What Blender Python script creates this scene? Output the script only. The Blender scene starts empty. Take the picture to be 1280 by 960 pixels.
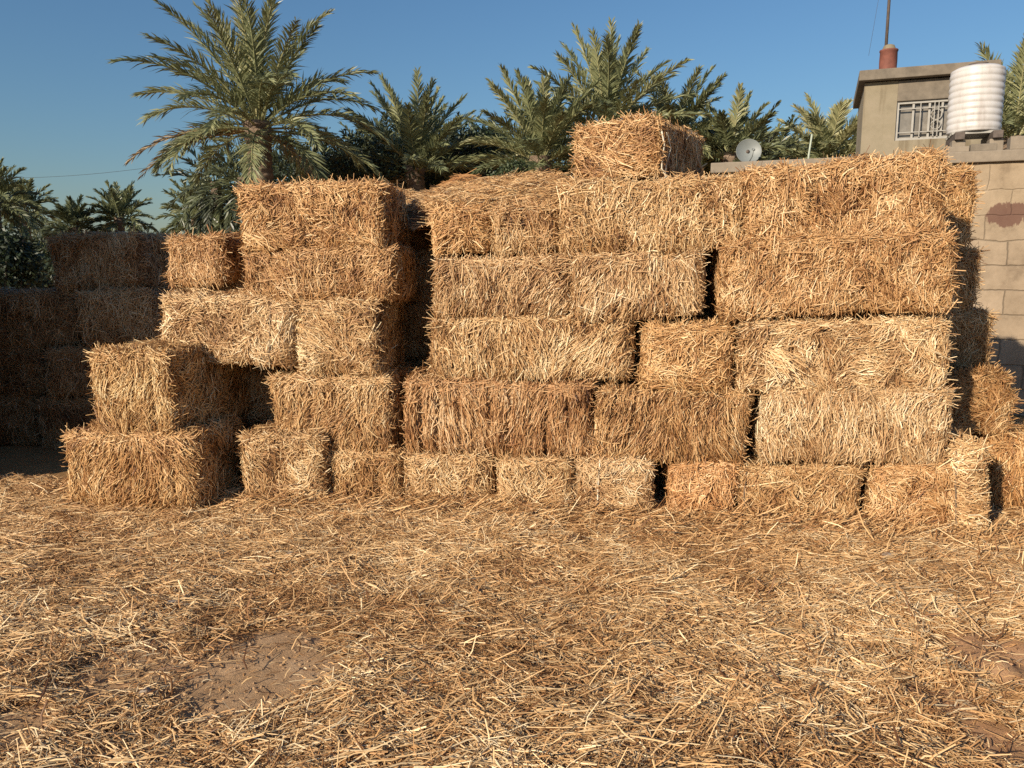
import bpy, bmesh, math
import numpy as np
from mathutils import Vector, Matrix

R = math.radians
SC = bpy.context.scene
COL = SC.collection
rng = np.random.default_rng(7)

# ------------------------------------------------------------------ camera maths
F = 985.0
PITCH = R(8.54)
CAMZ = 1.5
cp, sp = math.cos(PITCH), math.sin(PITCH)

def ray(px, py):
    x = (px - 640) / F
    v = (480 - py) / F
    return np.array([x, cp + v * sp, -sp + v * cp])

def at(px, py, Y):
    d = ray(px, py)
    t = Y / d[1]
    return np.array([d[0] * t, Y, CAMZ + d[2] * t])

def gnd(px, py):
    d = ray(px, py)
    t = -CAMZ / d[2]
    return np.array([d[0] * t, d[1] * t])

W0, WS = 4.87, 0.14            # front of the bale wall: y = W0 - WS*x
def onwall(px, py, off=0.0):
    d = ray(px, py)
    k = d[0] / d[1]
    return at(px, py, (W0 + off) / (1 + WS * k))

# ------------------------------------------------------------------ noise
def _h(ix, iy, iz, seed):
    m = 0xffffffff
    h = ((ix * 73856093) & m) ^ ((iy * 19349663) & m) ^ ((iz * 83492791) & m) ^ ((seed * 2654435761) & m)
    h = ((h ^ (h >> 13)) * 1274126177) & m
    h = ((h ^ (h >> 16)) * 2246822519) & m
    h ^= h >> 15
    return (h & 0xffffff) / float(0xffffff)

def vn(p, seed=0):
    p = np.asarray(p, float)
    i = np.floor(p).astype(np.int64)
    f = p - i
    f = f * f * (3 - 2 * f)
    x, y, z = i[:, 0], i[:, 1], i[:, 2]
    fx, fy, fz = f[:, 0], f[:, 1], f[:, 2]
    def c(a, b, d): return _h(x + a, y + b, z + d, seed)
    a0 = c(0,0,0)*(1-fx) + c(1,0,0)*fx
    a1 = c(0,1,0)*(1-fx) + c(1,1,0)*fx
    b0 = c(0,0,1)*(1-fx) + c(1,0,1)*fx
    b1 = c(0,1,1)*(1-fx) + c(1,1,1)*fx
    return (a0*(1-fy) + a1*fy)*(1-fz) + (b0*(1-fy) + b1*fy)*fz

def vn2(x, y, sc, seed=0):
    x = np.asarray(x, float)
    return vn(np.stack([x.ravel()/sc, np.asarray(y, float).ravel()/sc, np.full(x.size, .37)], 1), seed).reshape(x.shape)

# ------------------------------------------------------------------ mesh helpers
class MB:
    """collects raw geometry and links it as ONE mesh object"""
    def __init__(s):
        s.v, s.q, s.t, s.qm, s.tm, s.tone, s.n = [], [], [], [], [], [], 0
    def add(s, V, Q=None, T=None, mat=0, tone=.5):
        V = np.asarray(V, float).reshape(-1, 3)
        s.v.append(V)
        s.tone.append(np.broadcast_to(np.asarray(tone, float), (len(V),)))
        if Q is not None and len(Q):
            Q = np.asarray(Q, np.int64).reshape(-1, 4) + s.n
            s.q.append(Q); s.qm.append(np.full(len(Q), mat))
        if T is not None and len(T):
            T = np.asarray(T, np.int64).reshape(-1, 3) + s.n
            s.t.append(T); s.tm.append(np.full(len(T), mat))
        s.n += len(V)
    def box(s, lo, hi, mat=0, M=None):
        x0, y0, z0 = lo; x1, y1, z1 = hi
        V = np.array([(x0,y0,z0),(x1,y0,z0),(x1,y1,z0),(x0,y1,z0),(x0,y0,z1),(x1,y0,z1),(x1,y1,z1),(x0,y1,z1)], float)
        if M is not None: V = V @ np.array(M)[:3,:3].T + np.array(M)[:3,3]
        s.add(V, [(0,3,2,1),(4,5,6,7),(0,1,5,4),(1,2,6,5),(2,3,7,6),(3,0,4,7)], mat=mat)
    def lathe(s, prof, n=32, mat=0, c=(0,0,0)):
        prof = np.asarray(prof, float)
        a = np.arange(n) * 2 * math.pi / n
        V = np.stack([prof[:, 0][:, None]*np.cos(a) + c[0], prof[:, 0][:, None]*np.sin(a) + c[1],
                      np.repeat(prof[:, 1][:, None], n, 1) + c[2]], 2).reshape(-1, 3)
        Q = []
        for i in range(len(prof) - 1):
            for j in range(n):
                k = (j + 1) % n
                Q.append((i*n+j, i*n+k, (i+1)*n+k, (i+1)*n+j))
        s.add(V, Q, mat=mat)
    def tube(s, pts, rad, n=8, mat=0, tone=.5, cap=True):
        pts = np.asarray(pts, float)
        m = len(pts)
        rad = np.broadcast_to(np.asarray(rad, float), (m,))
        t = np.gradient(pts, axis=0)
        t /= np.linalg.norm(t, axis=1, keepdims=True) + 1e-12
        ref = np.array([0, 0, 1.]) if abs(t[:, 2]).mean() < .8 else np.array([1., 0, 0])
        b = np.cross(t, ref); b /= np.linalg.norm(b, axis=1, keepdims=True) + 1e-12
        u = np.cross(b, t)
        a = np.arange(n) * 2 * math.pi / n
        V = pts[:, None] + rad[:, None, None]*(b[:, None]*np.cos(a)[None, :, None] + u[:, None]*np.sin(a)[None, :, None])
        Q = [(i*n+j, i*n+(j+1) % n, (i+1)*n+(j+1) % n, (i+1)*n+j) for i in range(m-1) for j in range(n)]
        V = V.reshape(-1, 3); T = []
        if cap:
            V = np.vstack([V, pts[0], pts[-1]])
            T = [((j+1) % n, j, m*n) for j in range(n)] + [((m-1)*n+j, (m-1)*n+(j+1) % n, m*n+1) for j in range(n)]
        s.add(V, Q, T, mat=mat, tone=tone)
    def build(s, name, mats, parent=None, smooth=True, loc=None, rz=0.0, attr=True):
        me = bpy.data.meshes.new(name)
        V = np.concatenate(s.v)
        nq = sum(len(q) for q in s.q); nt = sum(len(t) for t in s.t)
        idx = []
        if nq: idx.append(np.concatenate(s.q).ravel())
        if nt: idx.append(np.concatenate(s.t).ravel())
        idx = np.concatenate(idx)
        starts = np.concatenate([np.arange(nq)*4, nq*4 + np.arange(nt)*3])
        mi = np.concatenate(([np.concatenate(s.qm)] if nq else []) + ([np.concatenate(s.tm)] if nt else []))
        me.vertices.add(len(V)); me.vertices.foreach_set('co', V.astype(np.float32).ravel())
        me.loops.add(len(idx)); me.loops.foreach_set('vertex_index', idx.astype(np.int32))
        me.polygons.add(nq + nt)
        me.polygons.foreach_set('loop_start', starts.astype(np.int32))
        me.update(calc_edges=True)
        if not isinstance(mats, (list, tuple)): mats = [mats]
        for m in mats: me.materials.append(m)
        me.polygons.foreach_set('material_index', mi.astype(np.int32))
        me.polygons.foreach_set('use_smooth', np.full(nq + nt, bool(smooth)))
        if attr:
            at_ = me.attributes.new('tone', 'FLOAT', 'POINT')
            at_.data.foreach_set('value', np.concatenate(s.tone).astype(np.float32))
        me.update()
        o = bpy.data.objects.new(name, me)
        COL.objects.link(o)
        if parent is not None: o.parent = parent
        if loc is not None: o.location = [float(c) for c in loc]
        o.rotation_euler = (0, 0, rz)
        return o

def tag(o, label=None, cat=None, group=None, kind=None):
    if label: o['label'] = label
    if cat: o['category'] = cat
    if group: o['group'] = group
    if kind: o['kind'] = kind
    return o

def empty(name, loc, rz=0.0):
    o = bpy.data.objects.new(name, None); COL.objects.link(o)
    o.empty_display_size = .1
    o.location = [float(c) for c in loc]; o.rotation_euler = (0, 0, rz)
    return o

# ------------------------------------------------------------------ materials
def newmat(name):
    m = bpy.data.materials.new(name); m.use_nodes = True
    nt = m.node_tree
    b = nt.nodes['Principled BSDF']
    return m, nt, b

def N(nt, kind, **kw):
    n = nt.nodes.new(kind)
    for k, v in kw.items():
        if k.startswith('i_'): n.inputs[k[2:].replace('_', ' ')].default_value = v
        else: setattr(n, k, v)
    return n

def ramp(nt, stops):
    r = nt.nodes.new('ShaderNodeValToRGB')
    e = r.color_ramp.elements
    while len(e) < len(stops): e.new(.5)
    for el, (p, c) in zip(e, stops):
        el.position = p; el.color = (c[0], c[1], c[2], 1)
    return r

def mul(nt, a, b):
    m = nt.nodes.new('ShaderNodeMix'); m.data_type = 'RGBA'; m.blend_type = 'MULTIPLY'
    m.inputs[0].default_value = 1
    nt.links.new(a, m.inputs[6]); nt.links.new(b, m.inputs[7])
    return m.outputs[2]

def mixc(nt, f, a, b):
    m = nt.nodes.new('ShaderNodeMix'); m.data_type = 'RGBA'
    if hasattr(f, 'links'): nt.links.new(f, m.inputs[0])
    else: m.inputs[0].default_value = f
    for s, v in ((6, a), (7, b)):
        if hasattr(v, 'links'): nt.links.new(v, m.inputs[s])
        else: m.inputs[s].default_value = (*v, 1)
    return m.outputs[2]

def bump(nt, b, h, s=.3, d=.02):
    n = nt.nodes.new('ShaderNodeBump'); n.inputs['Strength'].default_value = s; n.inputs['Distance'].default_value = d
    nt.links.new(h, n.inputs['Height']); nt.links.new(n.outputs[0], b.inputs['Normal'])

STRAW = [(0, (.085, .038, .018)), (.25, (.28, .135, .052)), (.5, (.485, .285, .130)), (.78, (.65, .447, .236)), (1, (.82, .66, .43))]
def straw_mat(name, obcol=True):
    m, nt, b = newmat(name)
    a = N(nt, 'ShaderNodeAttribute', attribute_name='tone')
    r = ramp(nt, STRAW); nt.links.new(a.outputs['Fac'], r.inputs[0])
    c = r.outputs[0]
    if obcol:
        oi = N(nt, 'ShaderNodeObjectInfo'); c = mul(nt, c, oi.outputs['Color'])
    nt.links.new(c, b.inputs['Base Color'])
    b.inputs['Roughness'].default_value = .5
    b.inputs['Specular IOR Level'].default_value = .35
    return m
M_STRAW = straw_mat('straw')

def core_mat():
    m, nt, b = newmat('bale_core')
    tc = N(nt, 'ShaderNodeTexCoord')
    mp = N(nt, 'ShaderNodeMapping'); mp.inputs['Scale'].default_value = (90, 90, 18)
    nt.links.new(tc.outputs['Object'], mp.inputs[0])
    n = N(nt, 'ShaderNodeTexNoise', i_Scale=1.0, i_Detail=4.0)
    nt.links.new(mp.outputs[0], n.inputs['Vector'])
    r = ramp(nt, [(.3, (.06, .028, .011)), (.55, (.2, .1, .036)), (.75, (.4, .225, .085))])
    nt.links.new(n.outputs[0], r.inputs[0])
    oi = N(nt, 'ShaderNodeObjectInfo')
    nt.links.new(mul(nt, r.outputs[0], oi.outputs['Color']), b.inputs['Base Color'])
    b.inputs['Roughness'].default_value = .8
    bump(nt, b, n.outputs[0], .8, .01)
    return m
M_CORE = core_mat()

def simple(name, col, rough=.7, nscale=8., var=.25, bmp=.15, metal=0., bd=.01):
    m, nt, b = newmat(name)
    tc = N(nt, 'ShaderNodeTexCoord')
    n = N(nt, 'ShaderNodeTexNoise', i_Scale=nscale, i_Detail=6.0, i_Roughness=.65)
    nt.links.new(tc.outputs['Object'], n.inputs['Vector'])
    lo = tuple(c*(1-var) for c in col); hi = tuple(min(1, c*(1+var)) for c in col)
    r = ramp(nt, [(.3, lo), (.7, hi)]); nt.links.new(n.outputs[0], r.inputs[0])
    nt.links.new(r.outputs[0], b.inputs['Base Color'])
    b.inputs['Roughness'].default_value = rough; b.inputs['Metallic'].default_value = metal
    if bmp: bump(nt, b, n.outputs[0], bmp, bd)
    return m
M_TWINE = simple('twine', (.62, .55, .42), .8, 60)
M_STRINGDARK = simple('dark_twine', (.16, .11, .07), .8, 60)

def leaf_mat(name, stops, trans=.22, rough=.42):
    m, nt, b = newmat(name)
    a = N(nt, 'ShaderNodeAttribute', attribute_name='tone')
    r = ramp(nt, stops); nt.links.new(a.outputs['Fac'], r.inputs[0])
    nt.links.new(r.outputs[0], b.inputs['Base Color'])
    b.inputs['Roughness'].default_value = rough
    b.inputs['Specular IOR Level'].default_value = .5
    t = N(nt, 'ShaderNodeBsdfTranslucent'); nt.links.new(r.outputs[0], t.inputs[0])
    mx = N(nt, 'ShaderNodeMixShader'); mx.inputs[0].default_value = trans
    out = nt.nodes['Material Output']
    nt.links.new(b.outputs[0], mx.inputs[1]); nt.links.new(t.outputs[0], mx.inputs[2])
    nt.links.new(mx.outputs[0], out.inputs[0])
    return m
M_FROND = leaf_mat('palm_frond', [(0, (.055, .064, .036)), (.45, (.185, .205, .10)), (.75, (.31, .315, .155)), (1, (.45, .41, .21))])
M_DEAD = leaf_mat('palm_dead', [(0, (.13, .085, .045)), (.5, (.26, .18, .09)), (1, (.4, .29, .15))], .1, .6)
M_BUSH = leaf_mat('bush_leaf', [(0, (.02, .03, .014)), (.5, (.04, .06, .025)), (1, (.09, .11, .045))], .2, .5)

def trunk_mat():
    m, nt, b = newmat('palm_trunk')
    a = N(nt, 'ShaderNodeAttribute', attribute_name='tone')
    tc = N(nt, 'ShaderNodeTexCoord')
    n = N(nt, 'ShaderNodeTexNoise', i_Scale=14., i_Detail=5.)
    nt.links.new(tc.outputs['Object'], n.inputs['Vector'])
    r = ramp(nt, [(0, (.07, .045, .03)), (.5, (.2, .14, .095)), (1, (.36, .27, .19))])
    ad = N(nt, 'ShaderNodeMath', operation='ADD'); nt.links.new(a.outputs['Fac'], ad.inputs[0])
    s = N(nt, 'ShaderNodeMath', operation='MULTIPLY_ADD'); s.inputs[1].default_value = .6; s.inputs[2].default_value = -.3
    nt.links.new(n.outputs[0], s.inputs[0]); nt.links.new(s.outputs[0], ad.inputs[1])
    nt.links.new(ad.outputs[0], r.inputs[0]); nt.links.new(r.outputs[0], b.inputs['Base Color'])
    b.inputs['Roughness'].default_value = .85
    return m
M_TRUNK = trunk_mat()

# ------------------------------------------------------------------ straw builder
def nrm(a): return a / (np.linalg.norm(a, axis=-1, keepdims=True) + 1e-12)

def straws(mb, P, T, Nn, L, W, bn, bs, tone, mat=0, roll=None):
    """folded, gently bent straws: centre P, direction T, outward normal Nn"""
    n = len(P)
    T = nrm(T); B = nrm(np.cross(T, Nn)); U = np.cross(B, T)
    if roll is not None:
        c, s = np.cos(roll)[:, None], np.sin(roll)[:, None]
        B, U = B*c + U*s, U*c - B*s
    out = np.empty((n, 9, 3))
    for k, s in enumerate((-.5, 0., .5)):
        c = P + T*(L*s)[:, None]
        if k != 1: c = c - U*(bn*L)[:, None] + B*(bs*L)[:, None]
        w = (W*(.5 if k == 1 else .42))[:, None]
        out[:, k*3] = c - B*w
        out[:, k*3+1] = c + U*w*.8
        out[:, k*3+2] = c + B*w
    q = np.array([(0,1,4,3),(1,2,5,4),(3,4,7,6),(4,5,8,7)])
    Q = (q[None] + (np.arange(n)*9)[:, None, None]).reshape(-1, 4)
    mb.add(out.reshape(-1, 3), Q, mat=mat, tone=np.repeat(np.clip(tone, 0, 1), 9))

# ------------------------------------------------------------------ a bale
NB = [0]
def bale(label, base, L, H, D, yaw, mode='v', tint=(1, 1, 1), groove=.016, dens=1.0, tidy=1.0, endmode='s',
         roll=0.0, stray=1.0, rad=.07, group=None, faces='flrt', topd=.55, warp=1.0, wid=1.0, lean=0.0, tone0=0.0, cat='bale', fan=None):
    NB[0] += 1
    sd = NB[0]*17 + 3
    rg = np.random.default_rng(sd)
    h = np.array([L/2, D/2, H/2])
    off = rg.uniform(0, 50, 3)
    gx = []; x = -L/2 + rg.uniform(.05, .12)
    while x < L/2 - .04:
        gx.append(x); x += rg.uniform(.065, .15)
    gx = np.array(gx); gd = rg.uniform(.3, 1.3, len(gx)); gw = rg.uniform(.007, .014, len(gx))*(1.7 if groove > .02 else 1.15); gt = rg.normal(0, .06, len(gx))
    cx = rg.uniform(-.02, .02, 2)
    def surf(p):
        q = np.clip(p, -(h-rad), h-rad)
        d = p - q
        n = nrm(d)
        pos = q + n*rad
        dd = .046*warp*(vn(pos*5.0 + off, sd) - .58) + .026*warp*(vn(pos*14 + off, sd+1) - .5) + .010*(vn(pos*34 + off, sd+2) - .5)
        if groove and len(gx):
            g = (gd*np.exp(-((pos[:, 0:1] - gx - gt*pos[:, 2:3]) / gw)**2)).max(1)
            dd = dd - groove*g*(np.abs(n[:, 0]) < .6)
        pos = pos + n*dd[:, None]
        pos[:, 2] += .014*np.sin(pos[:, 0]*3.1/L + cx[0]*80)*warp
        pos[:, 0] += lean*pos[:, 2]
        pos[:, 1] += cx[1]*pos[:, 2]*2
        return pos, n
    mb = MB()
    # body
    st = .035 if dens > .5 else .06
    def lin(a): return np.linspace(-a, a, max(3, int(2*a/st)+1))
    for ax in range(3):
        u, v = [(1, 2), (2, 0), (0, 1)][ax]
        gu, gv = lin(h[u]), lin(h[v])
        U, V = np.meshgrid(gu, gv, indexing='ij')
        for s in (-1, 1):
            P = np.zeros((U.size, 3)); P[:, u] = U.ravel(); P[:, v] = V.ravel(); P[:, ax] = s*h[ax]
            pos, n = surf(P)
            a, b = len(gu), len(gv)
            i, j = np.meshgrid(np.arange(a-1), np.arange(b-1), indexing='ij')
            i, j = i.ravel(), j.ravel()
            Q = np.stack([i*b+j, (i+1)*b+j, (i+1)*b+j+1, i*b+j+1], 1)
            if s < 0: Q = Q[:, ::-1]
            mb.add(pos + [0, 0, H/2], Q, mat=1, tone=.3)
    # straw skin
    FC = {'f': (1, -1, 0, 2), 'b': (1, 1, 0, 2), 'l': (0, -1, 1, 2), 'r': (0, 1, 1, 2), 't': (2, 1, 0, 1)}
    for f in faces:
        ax, s, u, v = FC[f]
        area = 4*h[u]*h[v]
        d = {'f': 10500, 'l': 5400, 'r': 5400, 't': 6000*topd, 'b': 1500}[f]*dens
        n = int(area*d)
        P = np.zeros((n, 3)); P[:, ax] = s*h[ax]
        P[:, u] = rg.uniform(-h[u], h[u], n); P[:, v] = rg.uniform(-h[v], h[v], n)
        fl = vn(P*3.2 + off, sd+5); fl2 = vn(P*9 + off, sd+6)
        md = mode if f in 'fb' else (endmode if f in 'lr' else 'm')
        if md == 'v': ang = R(90) + ((fl-.5)*R(90) + (fl2-.5)*R(55) + rg.normal(0, R(15), n))*tidy
        elif md == 's': ang = fl*R(520) + (fl2-.5)*R(120) + rg.normal(0, R(28), n)
        elif md == 'h': ang = (fl-.5)*R(120) + rg.normal(0, R(25), n)
        else: ang = np.where(rg.random(n) < .5, R(90) + (fl-.5)*R(70) + rg.normal(0, R(20), n), fl*R(420) + rg.normal(0, R(40), n))
        rnd = rg.random(n) < .15*tidy
        ang = np.where(rnd, rg.uniform(0, math.pi, n), ang)
        Ls = rg.gamma(4.0, .0165, n) + .016
        if md == 's': Ls *= .95
        for ax_, fn in ((u, np.cos), (v, np.sin)):
            ext = np.abs(fn(ang))*Ls*.5 - .010
            lim = np.maximum(h[ax_] - ext + rg.normal(0, .012, n), .01)
            P[:, ax_] = np.where(rg.random(n) < .78, np.clip(P[:, ax_], -lim, lim), P[:, ax_])
        pos, nn = surf(P)
        ea, eb = np.zeros((n, 3)), np.zeros((n, 3)); ea[:, u] = 1; eb[:, v] = 1
        T = ea*np.cos(ang)[:, None] + eb*np.sin(ang)[:, None]
        T = nrm(T - nn*(T*nn).sum(1)[:, None])
        tilt = rg.normal(0, R(6), n)
        tilt = np.where(rg.random(n) < .07, rg.normal(0, R(24), n), tilt)
        T = nrm(T*np.cos(tilt)[:, None] + nn*np.sin(tilt)[:, None])
        Ws = np.clip(rg.normal(.0046, .0014, n), .0022, .010)*wid
        out = rg.random(n)**1.3*.026 + .001
        big = rg.random(n) < .02
        Ls = np.where(big, Ls*1.6, Ls)
        tone = .47 + tone0 + (vn(pos*4.5 + off, sd+8) - .5)*.5 + (vn(pos*12 + off, sd+9) - .5)*.5 + rg.normal(0, .17, n) + out*8 - .05
        tone = np.where(rg.random(n) < .05, tone + .3, tone)
        straws(mb, pos + nn*out[:, None] + [0, 0, H/2], T, nn + rg.normal(0, .25, (n, 3)), Ls, Ws,
               np.abs(rg.normal(0, .06, n)), rg.normal(0, .10, n), tone, roll=rg.normal(0, .6, n))
    # stray ends along the arrises
    n = int(190*stray*(L+D))
    if n:
        e = rg.integers(0, 6, n)
        P = np.stack([rg.uniform(-1, 1, n)*h[0], rg.uniform(-1, 1, n)*h[1], rg.uniform(-1, 1, n)*h[2]], 1)
        P[:, 1] = np.where(e < 4, -h[1], P[:, 1])
        P[:, 2] = np.where((e == 0) | (e == 1) | (e == 4), h[2], np.where(e == 5, -h[2]*.8, P[:, 2]))
        P[:, 0] = np.where((e == 2), h[0], np.where(e == 3, -h[0], P[:, 0]))
        P[:, 0] = np.where((e == 4) & (rg.random(n) < .5), np.sign(P[:, 0])*h[0], P[:, 0])
        pos, nn = surf(P)
        T = nrm(nn*rg.uniform(.25, 1.0, n)[:, None] + rg.normal(0, .6, (n, 3)))
        Ls = rg.uniform(.04, .12, n)
        straws(mb, pos + T*(Ls*.25)[:, None] + [0, 0, H/2], T, nrm(rg.normal(0, 1, (n, 3))), Ls,
               rg.uniform(.003, .006, n)*wid, np.abs(rg.normal(0, .06, n)), rg.normal(0, .08, n), rg.normal(.58 + tone0, .2, n))
    if stray > .5:
        n = int(260*L)
        P = np.stack([rg.uniform(-h[0], h[0], n), np.full(n, -h[1]), h[2] - np.abs(rg.normal(0, .03, n))], 1)
        pos, nn = surf(P)
        ang = rg.normal(0, R(32), n)
        T = np.stack([np.cos(ang), rg.normal(0, .12, n), np.sin(ang)], 1)
        straws(mb, pos + nn*rg.uniform(.018, .034, n)[:, None] + [0, 0, H/2], T, nn, rg.uniform(.05, .16, n), rg.uniform(.003, .006, n)*wid,
               np.abs(rg.normal(0, .07, n)), rg.normal(0, .09, n), rg.normal(.62 + tone0, .16, n), roll=rg.normal(0, .5, n))
    if fan:
        for fx, fz, aa, n in fan:
            P = np.tile([[fx*h[0], -h[1], fz*h[2]]], (n, 1)) + rg.normal(0, .035, (n, 3))*[1, 0, 1]
            pos, nn = surf(P)
            an = aa + rg.normal(0, R(15), n); Lf = rg.uniform(.07, .22, n)
            T = np.stack([np.cos(an), rg.normal(-.16, .08, n), np.sin(an)], 1); T = nrm(T)
            straws(mb, pos + nn*.024 + T*(Lf*.46)[:, None] + [0, 0, H/2], T, nn, Lf, rg.uniform(.004, .0075, n),
                   np.abs(rg.normal(0, .03, n)), rg.normal(0, .09, n), rg.normal(.70, .15, n), roll=rg.normal(0, .4, n))
    o = mb.build('straw_bale', [M_STRAW, M_CORE])
    o.location = [float(c) for c in base]
    o.rotation_euler = (0, roll, yaw)
    o.color = (*tint, 1)
    tag(o, label, cat, group)
    return o, surf, h

def twine(o, surf, h, x, H, dark=False, faces='f', r=.005):
    """a string round the bale at local x, drawn over its front and top"""
    zs = np.linspace(-h[2], h[2], 14)
    P = np.array([(x + .006*math.sin(9*z+x*7), -h[1], z) for z in zs] + [(x, y, h[2]) for y in np.linspace(-h[1]*.9, h[1], 9)])
    pos, nn = surf(P)
    mb = MB(); mb.tube(pos + nn*.021 + [0, 0, H/2], r, 6)
    return mb.build('twine', M_STRINGDARK if dark else M_TWINE, o)

# front bale from its picture corners, laid on the wall line
def wb(label, x0, x1, yt, yb, mode='v', D=.55, off=0.0, tint=(1, 1, 1), dyaw=0.0, grow=.0, **kw):
    ym = (yt+yb)/2
    a, b = onwall(x0, ym, off), onwall(x1, ym, off)
    xm = (x0+x1)/2
    zt, zb = onwall(xm, yt, off)[2], onwall(xm, yb, off)[2]
    v = b - a
    L = math.hypot(v[0], v[1]) - .012 + grow
    yaw = math.atan2(v[1], v[0]) + R(dyaw)
    c = (a+b)/2 + np.array([-math.sin(yaw), math.cos(yaw), 0])*(D/2 + .022)
    zb -= .008
    return bale(label, (c[0], c[1], zb), L, zt-zb-.006, D, yaw, mode, tint, **kw)

GB = 'bales in the front face of the big stack'
T1 = (1.03, 1.03, 1.03); TB = (.94, .84, .76); TP = (1.1, 1.12, 1.12); TO = (1.04, .95, .82); TG = (1.02, 1.0, .94)
# --- fifth (top) row of the stack
wb('short end-on bale in the top row just right of the dark recess', 539, 613, 256, 319, 's', D=.58, off=.04, tint=TO, group=GB, dens=.95)
wb('brownish short bale in the top row, under the loose pale heap', 615, 699, 251, 316, 'm', D=.58, off=.03, tint=(.92, .86, .78), group=GB)
wb('long top row bale carrying the lone bale on its top', 700, 935, 222, 313, 'm', D=.6, tint=TG, group=GB, dyaw=1, roll=R(.6))
wb('humped top row bale at the right end, ragged top, below the house window', 936, 1187, 201, 303, 'm', D=.76, off=-.01, tint=(1.02, .95, .86), group=GB, roll=R(-2.6), stray=1.6, warp=1.5, tone0=.02, dens=1.1)
# --- fourth row
wb('long bale of upright straw in the fourth row, right of the dark recess', 540, 713, 319, 394, 'v', off=.02, tint=T1, group=GB)
wb('upright straw bale in the fourth row, just left of the dark upper crack', 716, 880, 314, 395, 'v', off=-.01, tint=T1, group=GB, roll=R(-.5), stray=2.2)
wb('longest bale of the fourth row, orange brown, at the right end', 908, 1197, 294, 394, 'm', D=.6, off=-.05, tint=(.98, .90, .80), group=GB, roll=R(-2.0), stray=1.6, warp=1.3, tone0=-.03, dens=1.1)
# --- third row
wb('combed upright straw bale in the third row, first right of the dark recess', 536, 787, 393, 474, 'v', off=.02, tint=TG, group=GB, dyaw=-1, stray=2.2)
wb('short end-on bale in the third row, between two long bales', 804, 914, 403, 486, 's', D=.58, off=-.01, tint=TO, group=GB, stray=2.2)
wb('swirly pale bale in the third row at the right end, with a splayed bright tuft', 927, 1189, 396, 491, 's', D=.6, off=-.03, tint=TP, group=GB, roll=R(-.8), stray=1.5, fan=[(-.72, .05, R(-35), 48)])
# --- second row
wb('dark brown bale with deep vertical creases in the second row', 504, 739, 474, 567, 'v', off=.0, tint=TB, groove=.042, group=GB, tone0=-.08, roll=R(.8), warp=1.3, tidy=.55)
wb('tan bale right of the dark creased one in the second row', 743, 934, 486, 580, 'v', off=.01, tint=(.97, .91, .82), groove=.034, group=GB, stray=2.2, tone0=-.02, roll=R(.6), lean=.06, tidy=.7)
wb('pale upright straw bale at the right end of the second row', 954, 1190, 487, 581, 'v', off=-.03, tint=(1.0, 1.0, 1.0), group=GB, tone0=.03, stray=1.5)
wb('combed upright bale in the second row, below the end-on bale with the shaded flank', 337, 487, 470, 566, 'v', off=.0, tint=(1.0, .95, .86), group=GB)
# --- bottom row
GR = 'bottom row bales half sunk in loose straw'
def low(label, x0, x1, yt, off=0., tint=T1, tw=None, dark=False, **kw):
    ym = yt + 30
    a, b = onwall(x0, ym, off), onwall(x1, ym, off)
    zt = onwall((x0+x1)/2, yt, off)[2]
    v = b-a; D = kw.pop('D', .58)
    L = math.hypot(v[0], v[1]) - .012
    yaw = math.atan2(v[1], v[0]) + R(kw.pop('dyaw', 0))
    c = (a+b)/2 + np.array([-math.sin(yaw), math.cos(yaw), 0])*(D/2+.022)
    o, s, h = bale(label, (c[0], c[1], -.07), L, zt+.07, D, yaw, kw.pop('mode', 's'), tint, group=kw.pop('group', GR), **kw)
    if tw is not None: twine(o, s, h, L*tw, zt+.07, dark)
    return o
low('bottom row bale under the left upright bale, right of the small dark hole', 411, 499, 566, tint=(.97, .9, .78), mode='m', off=-.02)
low('bottom row bale with one vertical string, under the dark creased bale', 502, 612, 566, off=.0, tint=TG, tw=.22, dark=True, groove=.03)
low('bottom row bale just right of the first narrow dark slit', 622, 715, 574, tint=TG, off=-.03)
low('bottom row bale just left of the wide black slit', 719, 816, 576, tint=T1, off=-.01, tw=-.2)
low('reddish bottom row bale just right of the wide black slit', 839, 920, 581, tint=(1.03, .87, .74), off=.0)
low('wide bottom row bale under the pale upright bale, a dark string at its left edge', 926, 1079, 583, tint=(.98, .93, .84), off=.0, tw=-.46, dark=True, groove=.03)
low('bottom row bale with orange patches, next to the pale slanting end bale', 1095, 1192, 582, tint=(1.0, .90, .79), off=-.02)
low('pale narrow slanting bale at the right corner of the bottom row', 1196, 1240, 558, tint=(1.16, 1.18, 1.16), off=-.06, mode='h', lean=-.10, tw=-.45, dark=True, stray=1.5)

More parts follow.
